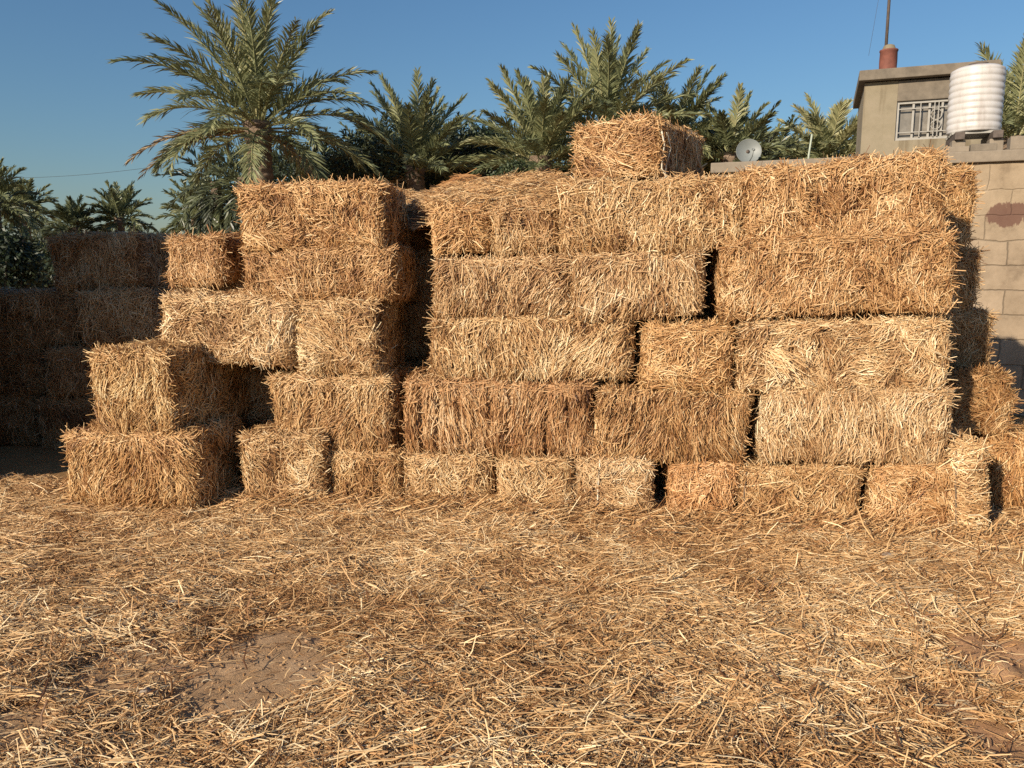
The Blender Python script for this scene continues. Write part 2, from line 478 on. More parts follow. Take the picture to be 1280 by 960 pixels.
# --- left column of the stack
GL = 'bales in the left wing of the stack'
wb('top bale of the left wing with a dark shaded right end', 300, 476, 230, 309, 's', off=.0, tint=TO, D=.58, group=GL, stray=1.4, rad=.045)
wb('tan bale under the top bale of the left wing', 302, 491, 309, 378, 'm', off=.02, tint=(.96, .87, .76), D=.55, group=GL, tone0=-.04)
wb('end-on bale in the left wing with a shaded right flank, third row', 367, 471, 376, 470, 's', off=.01, tint=TG, D=.6, group=GL)
o, s, h = wb('pale swirly bale with a vertical string, left of the third row end-on bale', 195, 364, 370, 455, 's', off=.0, tint=TP, D=.75, group=GL, roll=R(3.2), dyaw=-2)
twine(o, s, h, .31, 2*h[2], True)
def corner(label, x0, x1, yt, yb, Yf, D, yaw, mode, **kw):
    """bale whose front edge spans x0..x1 in the picture with the front's left end at depth Yf"""
    ym = (yt+yb)/2
    a = at(x0, ym, Yf)
    k = ray(x1, ym); k = k[0]/k[1]
    # meet the ray through x1 along direction yaw
    c, s_ = math.cos(yaw), math.sin(yaw)
    L = (k*a[1] - a[0]) / (c - k*s_)
    Lb = L - .012
    b = a + np.array([c, s_, 0])*L
    Ym = (a[1]+b[1])/2
    zt, zb = at((x0+x1)/2, yt, Ym)[2], at((x0+x1)/2, yb, Ym)[2]
    if kw.pop('floor', False): zb = -.065
    ctr = (a+b)/2 + np.array([-s_, c, 0])*(D/2+.02)
    return bale(label, (ctr[0], ctr[1], zb), Lb, zt-zb, D, yaw, mode, kw.pop('tint', T1), **kw)
corner('upper of the two stepped bales at the front left, bristling top', 115, 211, 440, 546, 4.94, .93, R(-14), 'v', tint=(1.0, .96, .84), group='two stepped bales at the front left', stray=2.0, rad=.05)
corner('lower of the two stepped bales at the front left, lying on the ground', 76, 243, 542, 622, 4.96, .6, R(-10), 'v', tint=(1.0, .91, .77), group='two stepped bales at the front left', floor=True, rad=.09, stray=1.5)
low('small end-on bale on the ground by the small dark hole, right of the stepped bales', 299, 402, 542, off=-.10, tint=TG, group=GL, stray=1.6, D=.85)
corner('small brownish bale set back at the left, below the distant palms', 208, 277, 294, 357, 5.62, .8, R(-22), 'm', tint=(.9, .8, .7), group=GL, stray=1.6)
# --- the lone bale on top
o, s, h = corner('lone bale turned askew on top of the whole stack', 718, 822, 155, 224, 5.36, .9, R(-31), 'h', tint=(1.03, .97, .88), stray=1.6, rad=.035, endmode='m', fan=[(-.2, -.1, R(-30), 22), (-.2, -.05, R(60), 14)])
pts = []
for k, (y, z) in enumerate([(-.47, .10), (-.44, .02), (-.43, -.06), (-.455, -.12), (-.40, -.165), (-.43, -.2)]):
    pts.append((h[0] + .03 + .01*math.sin(k*2.1), y, z + h[2]))
mb = MB(); mb.tube(pts, .005, 6)
pts2 = [(p[0]+.01, p[1] + .06 + .03*math.sin(i*1.7), p[2]-.01*i) for i, p in enumerate(pts)]
mb.tube(pts2, .005, 6); mb.build('twine', M_TWINE, o)

# --- second layer, seen in the recess, through the cracks and past the right end
GS = 'second layer bales in the dark behind the front ones'
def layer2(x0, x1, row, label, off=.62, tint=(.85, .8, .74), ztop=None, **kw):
    zs = [-.07, .36, .79, 1.21, 1.62, 1.99]
    zb = zs[row]; zt = ztop or zs[row+1]
    d = .55
    y0, y1 = W0 + off - WS*x0, W0 + off - WS*x1
    yaw = math.atan2(y1-y0, x1-x0)
    L = math.hypot(x1-x0, y1-y0) - .015
    c = np.array([(x0+x1)/2 - math.sin(yaw)*d/2, (y0+y1)/2 + math.cos(yaw)*d/2])
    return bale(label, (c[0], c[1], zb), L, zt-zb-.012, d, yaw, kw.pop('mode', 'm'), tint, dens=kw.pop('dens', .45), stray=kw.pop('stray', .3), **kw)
NUM = ['bottom', 'second', 'third', 'fourth', 'top']
hidden = 'straw bale wholly hidden in the middle of the stack'
for r in range(5):
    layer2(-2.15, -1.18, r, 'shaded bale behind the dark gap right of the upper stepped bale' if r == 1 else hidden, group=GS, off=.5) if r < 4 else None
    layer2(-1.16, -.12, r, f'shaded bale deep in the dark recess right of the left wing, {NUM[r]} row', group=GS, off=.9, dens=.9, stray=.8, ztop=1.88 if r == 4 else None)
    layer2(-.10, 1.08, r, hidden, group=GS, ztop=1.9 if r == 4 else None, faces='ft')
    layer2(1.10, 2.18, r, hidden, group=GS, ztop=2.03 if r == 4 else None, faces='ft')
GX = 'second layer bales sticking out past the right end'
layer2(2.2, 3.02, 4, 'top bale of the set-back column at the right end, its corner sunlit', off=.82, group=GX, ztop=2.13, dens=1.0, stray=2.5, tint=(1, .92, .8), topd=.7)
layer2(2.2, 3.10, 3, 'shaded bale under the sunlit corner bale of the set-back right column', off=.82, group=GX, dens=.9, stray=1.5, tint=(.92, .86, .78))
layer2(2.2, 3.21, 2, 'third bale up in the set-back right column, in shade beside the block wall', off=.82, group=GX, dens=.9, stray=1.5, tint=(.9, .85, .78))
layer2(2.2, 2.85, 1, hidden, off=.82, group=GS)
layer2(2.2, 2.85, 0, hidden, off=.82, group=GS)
corner('ragged dark bale end bristling out at the right of the second row', 1188, 1266, 470, 548, 5.02, .9, R(-6), 's', tint=(.80, .70, .58), group=GX, stray=6.0, rad=.055, warp=1.8)
corner('bottom bale under the ragged bale end, mostly hidden', 1150, 1236, 552, 615, 5.2, .7, R(-10), 's', tint=(.8, .72, .62), group=GX, floor=True, dens=.6)
corner('round topped orange bale on the ground at the far right edge', 1243, 1345, 553, 628, 4.85, .85, R(-8), 'v', tint=(1.0, .88, .73), group=GX, floor=True, stray=1.6, rad=.10)

# --- the stack standing in shade at the far left
GK = 'bales of the shaded stack at the far left'
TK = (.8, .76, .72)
def shade(label, x0, x1, yt, yb, Y=6.6, D=.55, yaw=0., **kw):
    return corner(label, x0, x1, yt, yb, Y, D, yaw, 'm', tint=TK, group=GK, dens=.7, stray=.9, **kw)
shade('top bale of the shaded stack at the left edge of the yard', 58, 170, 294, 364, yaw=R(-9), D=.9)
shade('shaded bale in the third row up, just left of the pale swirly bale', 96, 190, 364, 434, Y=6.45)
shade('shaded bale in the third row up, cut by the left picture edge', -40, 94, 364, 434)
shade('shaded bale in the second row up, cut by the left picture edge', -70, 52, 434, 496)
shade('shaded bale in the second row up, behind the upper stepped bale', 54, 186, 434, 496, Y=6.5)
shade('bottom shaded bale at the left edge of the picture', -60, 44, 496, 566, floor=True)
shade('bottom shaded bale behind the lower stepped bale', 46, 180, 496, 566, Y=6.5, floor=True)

# ------------------------------------------------------------------ loose straw heap on top of the stack
def heap():
    mb = MB()
    xs = np.linspace(-1.12, .52, 64); ts = np.linspace(0, 1, 34)
    X, Tt = np.meshgrid(xs, ts, indexing='ij')
    Yb = W0 - WS*X + .10 + Tt*1.0 + .8*np.clip((-.46-X)/.35, 0, 1)*(1-Tt)
    edge = np.minimum(1, np.minimum((X+1.12)/.2, (.52-X)/.2)).clip(0, 1)
    rise = np.clip(Tt/.8, 0, 1)
    Z = 1.80 + (.06 + .27*rise**.8*(.6 + .4*np.clip((X+.7)/1.0, 0, 1)))*edge*(1 + .35*(vn2(X, Yb, .28, 4)-.5)) + .05*(vn2(X, Yb, .09, 5)-.5)
    Z = np.where(Tt > .95, 1.7, Z); Z = np.where(Tt < .03, 1.76, Z)
    P = np.stack([X, Yb, Z], 2).reshape(-1, 3)
    a, b = X.shape
    i, j = np.meshgrid(np.arange(a-1), np.arange(b-1), indexing='ij'); i, j = i.ravel(), j.ravel()
    mb.add(P, np.stack([i*b+j, (i+1)*b+j, (i+1)*b+j+1, i*b+j+1], 1), mat=1, tone=.4)
    n = 11000
    k = rng.integers(0, len(P), n)
    keep = (k % b) < b-3
    k = k[keep]; n = len(k)
    pos = P[k] + rng.normal(0, .012, (n, 3)) + [0, 0, .012]
    ang = rng.normal(0, .9, n)
    T = np.stack([np.cos(ang), np.sin(ang), rng.normal(.08, .22, n)], 1)
    straws(mb, pos, T, np.tile([0, -.4, .9], (n, 1)), rng.gamma(5, .016, n)+.025, rng.uniform(.003, .006, n), np.abs(rng.normal(0, .05, n)), rng.normal(0, .06, n), rng.normal(.58, .18, n), roll=rng.normal(0, .5, n))
    o = mb.build('straw_heap', [M_STRAW, M_CORE]); o.color = (1.04, 1.0, .92, 1)
    tag(o, 'loose heap of pale straw sloping back on the stack, left of the lone bale', 'straw heap')
heap()
# a smaller tuft of brown straw lying further back
def tuft():
    mb = MB(); n = 1500
    c = at(585, 226, 6.1)
    u = rng.uniform(-1, 1, n); v = rng.uniform(0, 1, n)
    pos = np.stack([c[0] + u*.24, c[1] + rng.normal(0, .12, n), c[2] - .12 + .16*v*(1-u*u)], 1)
    ang = rng.normal(0, .5, n)
    T = np.stack([np.cos(ang), np.sin(ang)*.6, rng.normal(-.0, .25, n) - u*.3], 1)
    straws(mb, pos, T, np.tile([0, -.5, .85], (n, 1)), rng.uniform(.06, .16, n), rng.uniform(.004, .008, n), np.abs(rng.normal(0, .06, n)), rng.normal(0, .06, n), rng.normal(.42, .16, n))
    o = mb.build('straw_tuft', [M_STRAW]); o.color = (.8, .66, .52, 1)
    tag(o, 'small brown heap of straw behind the pale loose heap, under the palms', 'straw heap')
tuft()

# ------------------------------------------------------------------ ground
PATCH = []
def patch(x0, x1, y0, y1, k=1.):
    a, b = gnd(x0, (y0+y1)/2), gnd(x1, (y0+y1)/2)
    c, d = gnd((x0+x1)/2, y0), gnd((x0+x1)/2, y1)
    PATCH.append(((a[0]+b[0])/2, (c[1]+d[1])/2, abs(b[0]-a[0])/2, abs(c[1]-d[1])/2, k))
patch(190, 434, 760, 910, .99); patch(82, 228, 772, 870, .87); patch(1190, 1330, 772, 842, .95)
patch(1140, 1225, 830, 884, .85); patch(1205, 1330, 875, 945, .93); patch(-30, 60, 875, 940, .9); patch(1070, 1120, 868, 880, .7)

def litter_density(x, y):
    x = np.asarray(x, float); y = np.asarray(y, float)
    wx = x + .16*(vn2(x, y, .22, 41)-.5) + .06*(vn2(x, y, .06, 43)-.5)
    wy = y + .16*(vn2(x, y, .22, 42)-.5) + .06*(vn2(x, y, .06, 44)-.5)
    d = np.ones_like(x); flat = None
    for cx, cy, rx, ry, k in PATCH:
        e = np.sqrt(((wx-cx)/rx)**2 + ((wy-cy)/ry)**2)
        d *= 1 - k*np.clip((1.18-e)/.5, 0, 1)
    thin = np.clip((vn2(x, y, .5, 45) - .62)/.2, 0, 1)*.35*np.clip((4.2-y)/1.5, 0, 1)
    d *= 1 - thin
    return np.clip(d, .015, 1)

def gh(x, y):
    x = np.asarray(x, float); y = np.asarray(y, float)
    z = .07*(vn2(x, y, .9, 11)-.5) + .034*(vn2(x, y, .3, 12)-.5) + .022*(vn2(x, y, .11, 13)-.5)
    t = (W0 - WS*x) - y
    z = z + .012*np.exp(-(np.clip(t, 0, 9)/.3)**2)*(y < 7)
    for cx, cy, rx, ry, k in PATCH[:2]:
        e = np.sqrt(((x-cx)/rx)**2 + ((y-cy)/ry)**2)
        z = z*(1 - .6*np.clip((1.2-e)/.5, 0, 1))
    rough = np.exp(-(((x-1.75)/.5)**2 + ((y-2.85)/.45)**2))
    z = z + rough*.10*(vn2(x, y, .12, 14)-.45)
    far = np.clip((np.hypot(x, y-4)-9)/8, 0, 1)
    return z*(1-far) - .055

SOILMAT = []
def ground():
    def axis(a, b, st, out):
        c = list(np.arange(a, b+1e-6, st)); s = st; p = c[-1]; q = c[0]; hi, lo = [], []
        while p < out: s *= 1.35; p += s; hi.append(p)
        s = st
        while q > -out: s *= 1.35; q -= s; lo.append(q)
        return np.array(lo[::-1] + c + hi)
    xs = axis(-5.4, 5.4, .034, 900); ys = axis(.9, 6.2, .034, 1200)
    X, Y = np.meshgrid(xs, ys, indexing='ij')
    Z = gh(X, Y)
    mb = MB()
    a, b = X.shape
    i, j = np.meshgrid(np.arange(a-1), np.arange(b-1), indexing='ij'); i, j = i.ravel(), j.ravel()
    mb.add(np.stack([X, Y, Z], 2), np.stack([i*b+j, (i+1)*b+j, (i+1)*b+j+1, i*b+j+1], 1), tone=litter_density(X, Y).ravel())
    m, nt, bs = newmat('ground_soil')
    at_ = N(nt, 'ShaderNodeAttribute', attribute_name='tone')
    tc = N(nt, 'ShaderNodeTexCoord')
    n1 = N(nt, 'ShaderNodeTexNoise', i_Scale=9., i_Detail=8., i_Roughness=.7); nt.links.new(tc.outputs['Object'], n1.inputs['Vector'])
    n2 = N(nt, 'ShaderNodeTexNoise', i_Scale=75., i_Detail=6., i_Roughness=.75, i_Distortion=1.2); nt.links.new(tc.outputs['Object'], n2.inputs['Vector'])
    n3 = N(nt, 'ShaderNodeTexNoise', i_Scale=.9, i_Detail=2.); nt.links.new(tc.outputs['Object'], n3.inputs['Vector'])
    soil = ramp(nt, [(.3, (.34, .205, .105)), (.55, (.49, .315, .175)), (.75, (.60, .41, .245))]); nt.links.new(n1.outputs[0], soil.inputs[0])
    red = mixc(nt, n3.outputs[0], soil.outputs[0], (.42, .21, .105))
    # the soil is greyer on the left of the yard, redder on the right
    sx = N(nt, 'ShaderNodeSeparateXYZ'); nt.links.new(tc.outputs['Object'], sx.inputs[0])
    mr = N(nt, 'ShaderNodeMapRange'); mr.inputs[1].default_value = -.3; mr.inputs[2].default_value = 1.2; nt.links.new(sx.outputs[0], mr.inputs[0])
    so = mixc(nt, mr.outputs[0], soil.outputs[0], red)
    chaff = ramp(nt, [(.28, (.10, .046, .02)), (.5, (.30, .165, .065)), (.66, (.52, .325, .14)), (.8, (.7, .5, .26))]); nt.links.new(n2.outputs[0], chaff.inputs[0])
    nt.links.new(mixc(nt, at_.outputs['Fac'], so, chaff.outputs[0]), bs.inputs['Base Color'])
    bs.inputs['Roughness'].default_value = .95
    bs.inputs['Specular IOR Level'].default_value = .15
    ad = N(nt, 'ShaderNodeMath', operation='ADD'); nt.links.new(n1.outputs[0], ad.inputs[0]); nt.links.new(n2.outputs[0], ad.inputs[1])
    bump(nt, bs, ad.outputs[0], .6, .02)
    SOILMAT.append(m)
    o = mb.build('ground', m); o['kind'] = 'structure'
ground()

def litter():
    mb = MB()
    def field(n, ymin, ymax):
        y = np.sqrt(rng.random(n)*(ymax**2-ymin**2) + ymin**2)
        x = rng.uniform(-1, 1, n)*(.68*y + .55)
        return x, y
    def lay(x, y, L, W, pz, pitch, tone, ang, bn=.05, bs=.08):
        n = len(x)
        z = gh(x, y) + pz
        e = .05
        sxp = (gh(x+e, y)-gh(x-e, y))/(2*e); syp = (gh(x, y+e)-gh(x, y-e))/(2*e)
        nn = nrm(np.stack([-sxp, -syp, np.ones(n)], 1))
        T = np.stack([np.cos(ang), np.sin(ang), np.zeros(n)], 1)
        T = nrm(T - nn*(T*nn).sum(1)[:, None])
        T = nrm(T*np.cos(pitch)[:, None] + nn*np.sin(pitch)[:, None])
        z = z + np.abs(np.sin(pitch))*L*.38
        straws(mb, np.stack([x, y, z], 1), T, nn, L, W, np.abs(rng.normal(0, bn, n)), rng.normal(0, bs, n), tone, roll=rng.normal(0, .45, n))
    def thin(x, y):
        k = rng.random(len(x)) < litter_density(x, y)*np.where((W0 - WS*x + .25) > y, 1, np.where(x < -1.9, 1, .5))
        return x[k], y[k]
    # main mat
    x, y = thin(*field(270000, 1.55, 5.6)); n = len(x)
    ang = (vn2(x, y, .45, 21)-.5)*R(320) + (vn2(x, y, .12, 22)-.5)*R(130) + rng.normal(0, R(42), n)
    ang = np.where(rng.random(n) < .35, rng.normal(0, R(25), n), ang)
    pitch = np.where(rng.random(n) < .16, rng.normal(0, R(22), n), rng.normal(0, R(8), n))
    L = rng.gamma(2.8, .0195, n) + .018; W = np.clip(rng.normal(.0038, .0013, n), .0018, .0085)
    patchy = (vn2(x, y, .55, 23)-.5)*.40 + (vn2(x, y, .12, 24)-.5)*.5
    pz = rng.random(n)**1.2*.034
    lay(x, y, L, W, pz, pitch, .53 + patchy + rng.normal(0, .19, n) + (pz-.015)*9, ang)
    # the yard beyond both sides of the view
    n = 75000; y = rng.uniform(.9, 5.4, n); x = (.68*y + .5 + rng.uniform(0, 1.9, n))*rng.choice([-1., 1.], n)
    k = ((W0 - WS*x + .3) > y); x, y = x[k], y[k]; n = len(x)
    lay(x, y, rng.gamma(3.0, .026, n)+.02, rng.uniform(.004, .008, n), rng.random(n)*.03, rng.normal(0, R(9), n), .52 + rng.normal(0, .22, n), rng.uniform(0, math.pi, n))
    # chaff, short bits
    x, y = field(170000, 1.55, 4.6); k = rng.random(len(x)) < np.maximum(litter_density(x, y), .06); x, y = x[k], y[k]; n = len(x)
    lay(x, y, rng.uniform(.012, .045, n), rng.uniform(.0025, .0055, n), rng.random(n)*.03, rng.normal(0, R(14), n),
        .46 + (vn2(x, y, .3, 25)-.5)*.4 + rng.normal(0, .2, n), rng.uniform(0, math.pi, n))
    # swept bunches of long pale straw
    cx, cy = thin(*field(170, 1.8, 5.2))
    for a, b in zip(cx, cy):
        m = int(rng.integers(5, 22)); th = rng.normal(R(8), R(22)); sp_ = rng.uniform(.02, .07)
        ax = a + rng.normal(0, .08, m); ay = b + rng.normal(0, sp_, m)
        lay(ax, ay, rng.uniform(.07, .20, m), rng.uniform(.0035, .0065, m), rng.uniform(.025, .045, m), rng.normal(0, R(5), m), rng.normal(.74, .12, m), th + rng.normal(0, R(10), m), .02, .04)
    # dark stalks and upright bits
    x, y = field(420, 1.6, 5.0); n = len(x)
    lay(x, y, rng.uniform(.04, .14, n), rng.uniform(.004, .009, n), rng.uniform(.01, .04, n), rng.normal(R(10), R(22), n), rng.normal(.07, .06, n), rng.uniform(0, math.pi, n), .08, .12)
    x, y = thin(*field(1500, 1.6, 5.3)); n = len(x)
    lay(x, y, rng.uniform(.07, .17, n), rng.uniform(.004, .007, n), rng.uniform(0, .02, n), rng.uniform(R(15), R(48), n), rng.normal(.55, .22, n), rng.uniform(0, 2*math.pi, n), .1, .12)
    # straw drift against the feet of the bales
    n = 9000; x = rng.uniform(-3.2, 3.6, n); y = W0 - WS*x - np.abs(rng.normal(0, .16, n)) + .03
    lay(x, y, rng.gamma(4, .024, n)+.03, rng.uniform(.004, .008, n), rng.random(n)*.05, rng.normal(R(6), R(16), n), rng.normal(.5, .2, n), rng.normal(0, R(45), n))
    o = mb.build('straw_litter', [M_STRAW]); o.color = (1.1, 1.06, .98, 1)
    tag(o, 'loose golden straw strewn over the yard in front of the stack', 'straw', kind='stuff')
litter()

def crumbs():
    mb = MB(); rg = np.random.default_rng(77)
    bm = bmesh.new(); bmesh.ops.create_icosphere(bm, subdivisions=1, radius=1.0)
    V0 = np.array([v.co[:] for v in bm.verts]); T0 = np.array([[v.index for v in f.verts] for f in bm.faces]); bm.free()
    for cx, cy, rx, ry, k in PATCH:
        m = int(1500*rx*ry/.05*.07)
        a = rg.uniform(0, 2*math.pi, m); q = np.sqrt(rg.random(m))*1.2
        x = cx + rx*q*np.cos(a); y = cy + ry*q*np.sin(a)
        z = gh(x, y); r = .0022 + rg.gamma(1.1, .0022, m)
        for i in range(m):
            mb.add(V0*(1 + rg.uniform(-.3, .3, (len(V0), 1)))*r[i]*np.array([1.15, 1, .75]) + [x[i], y[i], z[i] + r[i]*.3], T=T0, tone=.0)
    o = mb.build('soil_crumbs', SOILMAT[0], smooth=False)
    tag(o, 'crumbs of dry soil on the bare patches in the foreground', 'soil', kind='stuff')
crumbs()

# stones and clods lying in the straw
M_STONE = simple('stone', (.3, .24, .19), .9, 40, .3, .5)
def stone(px, py, r, label):
    g = gnd(px, py)
    bm = bmesh.new(); bmesh.ops.create_icosphere(bm, subdivisions=3, radius=1.0)
    V = np.array([v.co[:] for v in bm.verts]); T = np.array([[v.index for v in f.verts] for f in bm.faces]); bm.free()
    s = int(px)
    V = V*(1 + .5*(vn(V*1.3 + s, s)[:, None]-.5) + .2*(vn(V*3.4 + s, s)[:, None]-.5))*np.array([1.1, .85, .65])*r
    mb = MB(); mb.add(V, T=T)
    o = mb.build('stone', M_STONE, loc=(g[0], g[1], float(gh(np.array([g[0]]), np.array([g[1]]))[0]) + r*.45 + .012))
    tag(o, label, 'stone', 'stones lying in the straw')
stone(215, 747, .024, 'small grey stone in the straw left of centre, above the bare soil')
stone(362, 687, .024, 'small clod between the bare soil patch and the small end-on bale')
stone(181, 857, .022, 'pale stone at the lower edge of the smaller bare soil patch')
stone(1110, 688, .030, 'pale stone in front of the bottom row bale with orange patches')
stone(745, 852, .018, 'small grey clod in the straw near the middle foreground')

# ------------------------------------------------------------------ date palms
def frond(mb, base, az, el, length, droop, rg, leaf=.36, nl=52, tone=.5, wid=.028, mat=0, twist=0.):
    S = np.linspace(0, 1, 12)
    e = el - droop*S**1.35
    azs = az + twist*S**2
    st = length/11
    d = np.stack([np.cos(e)*np.cos(azs), np.cos(e)*np.sin(azs), np.sin(e)], 1)
    pts = base + np.concatenate([[[0, 0, 0]], np.cumsum(d[:-1]*st, 0)])
    mb.tube(pts, np.linspace(.035, .006, 12)*(length/3.2), 4, mat=mat, tone=min(1, tone+.25), cap=False)
    s = np.tile(np.linspace(.16, .995, nl), 2); side = np.repeat([-1., 1.], nl)
    s = np.clip(s + rg.normal(0, .004, 2*nl), .12, 1)
    f = s*11; i = np.clip(f.astype(int), 0, 10); w = (f-i)[:, None]
    p = pts[i]*(1-w) + pts[i+1]*w
    t = nrm(d[i]*(1-w) + d[i+1]*w)
    b = nrm(np.cross(t, [0, 0, 1.])); u = np.cross(b, t)
    phi = R(56) - R(32)*s + rg.normal(0, R(6), 2*nl)
    v = R(20) + rg.normal(0, R(22), 2*nl)
    lat = b*(side*np.cos(v))[:, None] + u*np.sin(v)[:, None]
    dr = t*np.cos(phi)[:, None] + lat*np.sin(phi)[:, None]
    ll = leaf*(.42 + .66*np.sin(np.pi*np.clip(s*.86+.12, 0, 1)))*rg.uniform(.85, 1.12, 2*nl)
    wv = nrm(t - dr*(t*dr).sum(1)[:, None] + rg.normal(0, .3, (2*nl, 3)))
    hw = (wid*.5*rg.uniform(.8, 1.2, 2*nl))[:, None]
    m = p + dr*(ll*.5)[:, None]; tip = p + dr*ll[:, None] + np.array([0, 0, -1])*(ll*.13)[:, None]
    V = np.stack([p - wv*hw*.55, p + wv*hw*.55, m - wv*hw, m + wv*hw, tip], 1).reshape(-1, 3)
    k = np.arange(2*nl)*5
    mb.add(V, np.stack([k, k+1, k+3, k+2], 1), np.stack([k+2, k+3, k+4], 1), mat=mat,
           tone=np.repeat(np.clip(tone + rg.normal(0, .1, 2*nl), 0, 1), 5))

def crown_into(mb, c, rg, nf, length, elmin, elmax, droop, leaf, tone, wid, nl=52, mat=0, azr=None):
    for k in range(nf):
        q = (k + rg.uniform(-.3, .3))/nf
        az = k*2.39996 + rg.normal(0, .18) if azr is None else rg.uniform(*azr)
        el = elmax - (elmax-elmin)*q + rg.normal(0, R(5))
        Lf = length*rg.uniform(.86, 1.1)*(1 - .12*abs(q-.5))
        frond(mb, c + np.array([math.cos(az), math.sin(az), 0])*.1 + [0, 0, -.35*q], az, el, Lf,
              droop*(.55 + .75*q)*rg.uniform(.8, 1.25), rg, leaf, nl, tone + .12*(.5-q) + rg.normal(0, .09), wid, mat, rg.normal(0, .25))

def trunk_into(mb, foot, top, r0, r1, rg):
    m, n = int(max(12, (top[2]-foot[2])*16)), 22
    zz = np.linspace(0, 1, m); a = np.arange(n)*2*math.pi/n
    A, Z = np.meshgrid(a, zz); Hh = top[2]-foot[2]
    rr = r0 + (r1-r0)*Z
    ph = A*5/(2*math.pi); row = Z*Hh/.16
    sc = ((ph*1.0 + row*.5) % 1.0); sr = (row % 1.0)
    boot = sr*(1 - np.abs(sc-.5)*1.2)
    rr = rr*(1 + .26*boot + .12*(rg.random(A.shape)-.5))
    rr = np.where(Z > .9, rr*1.12, rr)
    C = foot[None, None] + (top-foot)[None, None]*Z[..., None]
    C = C + np.stack([.05*np.sin(Z*3+1), .05*np.cos(Z*4), 0*Z], 2)
    V = C + np.stack([rr*np.cos(A), rr*np.sin(A), 0*A], 2)
    Q = [(i*n+j, i*n+(j+1) % n, (i+1)*n+(j+1) % n, (i+1)*n+j) for i in range(m-1) for j in range(n)]
    mb.add(V, Q, tone=(.25 + .5*boot).ravel())

GP = 'date palms behind the stack'
def palm(label, px, py, Y, nf, length, elmin, elmax, droop, seed, leaf=.38, tone=.5, wid=.03, r=.24, dead=0, nl=52, group=GP, deadspec=None, lean=0.):
    rg = np.random.default_rng(seed)
    top = at(px, py, Y)
    root = empty('date_palm', (top[0], top[1], -.02))
    mb = MB(); trunk_into(mb, np.array([-lean, 0, 0.]), np.array([0, 0, top[2]+.02]), r*1.1, r, rg); mb.build('trunk', M_TRUNK, root)
    mb = MB(); crown_into(mb, np.array([0, 0, top[2]+.1]), rg, nf, length, elmin, elmax, droop, leaf, tone, wid, nl)
    mb.build('crown', M_FROND, root, smooth=False)
    if dead:
        mb = MB()
        for k in range(dead):
            az = rg.uniform(0, 2*math.pi)
            el = R(rg.uniform(-50, -10)); Lf = length*rg.uniform(.6, .85)
            if deadspec: az, el, Lf = deadspec[k]
            frond(mb, np.array([math.cos(az)*.15, math.sin(az)*.15, top[2]-.25]), az, el, Lf, R(50), rg, leaf*.8, 40, .5, wid, 0)
        mb.build('dead_frond', M_DEAD, root, smooth=False)
    tag(root, label, 'palm tree', group)
    return root
palm('tall date palm with a full round crown left of centre, the largest of all', 324, 152, 21., 48, 3.3, R(-10), R(87), R(52), 5, leaf=.54, nl=80, tone=.55, wid=.038, r=.27, dead=4,
     deadspec=[(R(-25), R(-25), 2.2), (R(10), R(-32), 2.7), (R(192), R(-4), 3.1), (R(205), R(2), 3.2)])
palm('young upright palm right of the tall palm, between it and the dark gap', 520, 205, 24., 32, 2.5, R(2), R(86), R(26), 11, tone=.56, leaf=.46, nl=80, wid=.042, dead=3)
palm('bushy palm just left of the lone bale, with a shaggy foot', 676, 196, 23., 38, 2.4, R(-8), R(86), R(28), 23, tone=.58, leaf=.46, nl=80, wid=.042, dead=3)
palm('tallest of the middle palms, upright crown right above the lone bale', 757, 158, 24., 34, 2.75, R(2), R(87), R(26), 37, tone=.62, leaf=.48, nl=80, wid=.042, dead=2)
palm('palm with a pale arching frond, just right of the lone bale', 842, 172, 26., 28, 2.4, R(-10), R(78), R(42), 41, tone=.66, leaf=.46, nl=80, wid=.044)
palm('dark low palm behind the satellite dish', 914, 192, 25., 24, 1.9, R(-8), R(78), R(34), 53, tone=.5, leaf=.42, nl=70, wid=.052)
palm('pale blurred palm between the dish and the house', 1035, 196, 31., 24, 2.4, R(0), R(75), R(32), 67, tone=.78, leaf=.6, nl=70, wid=.06, dead=1)
palm('palm behind the white water tank at the right edge', 1268, 172, 19., 34, 2.3, R(-35), R(80), R(40), 71, tone=.66, leaf=.5, nl=70, wid=.04, dead=6)
GF = 'small palms in the distance at the left'
palm('small distant round palm second from the tall palm, standing alone', 150, 272, 46., 38, 2.0, R(-30), R(85), R(40), 83, tone=.42, wid=.075, leaf=.5, nl=40, group=GF)
palm('distant palm nearest to the tall palm, beside the top of the left wing', 248, 272, 40., 40, 2.0, R(-25), R(85), R(40), 89, tone=.58, wid=.075, leaf=.5, nl=40, group=GF)
palm('distant palm near the left edge with a slim trunk', 30, 262, 46., 36, 1.9, R(-35), R(82), R(40), 97, tone=.5, wid=.075, leaf=.5, nl=40, group=GF)
palm('palm half cut off by the left picture edge', -8, 252, 34., 36, 1.9, R(-35), R(84), R(45), 101, tone=.35, wid=.06, leaf=.45, nl=44, group=GF)
palm('low dark distant palm between the slim palm and the lone round palm', 92, 284, 44., 32, 1.7, R(-20), R(80), R(40), 103, tone=.28, wid=.075, leaf=.5, nl=40, group=GF)

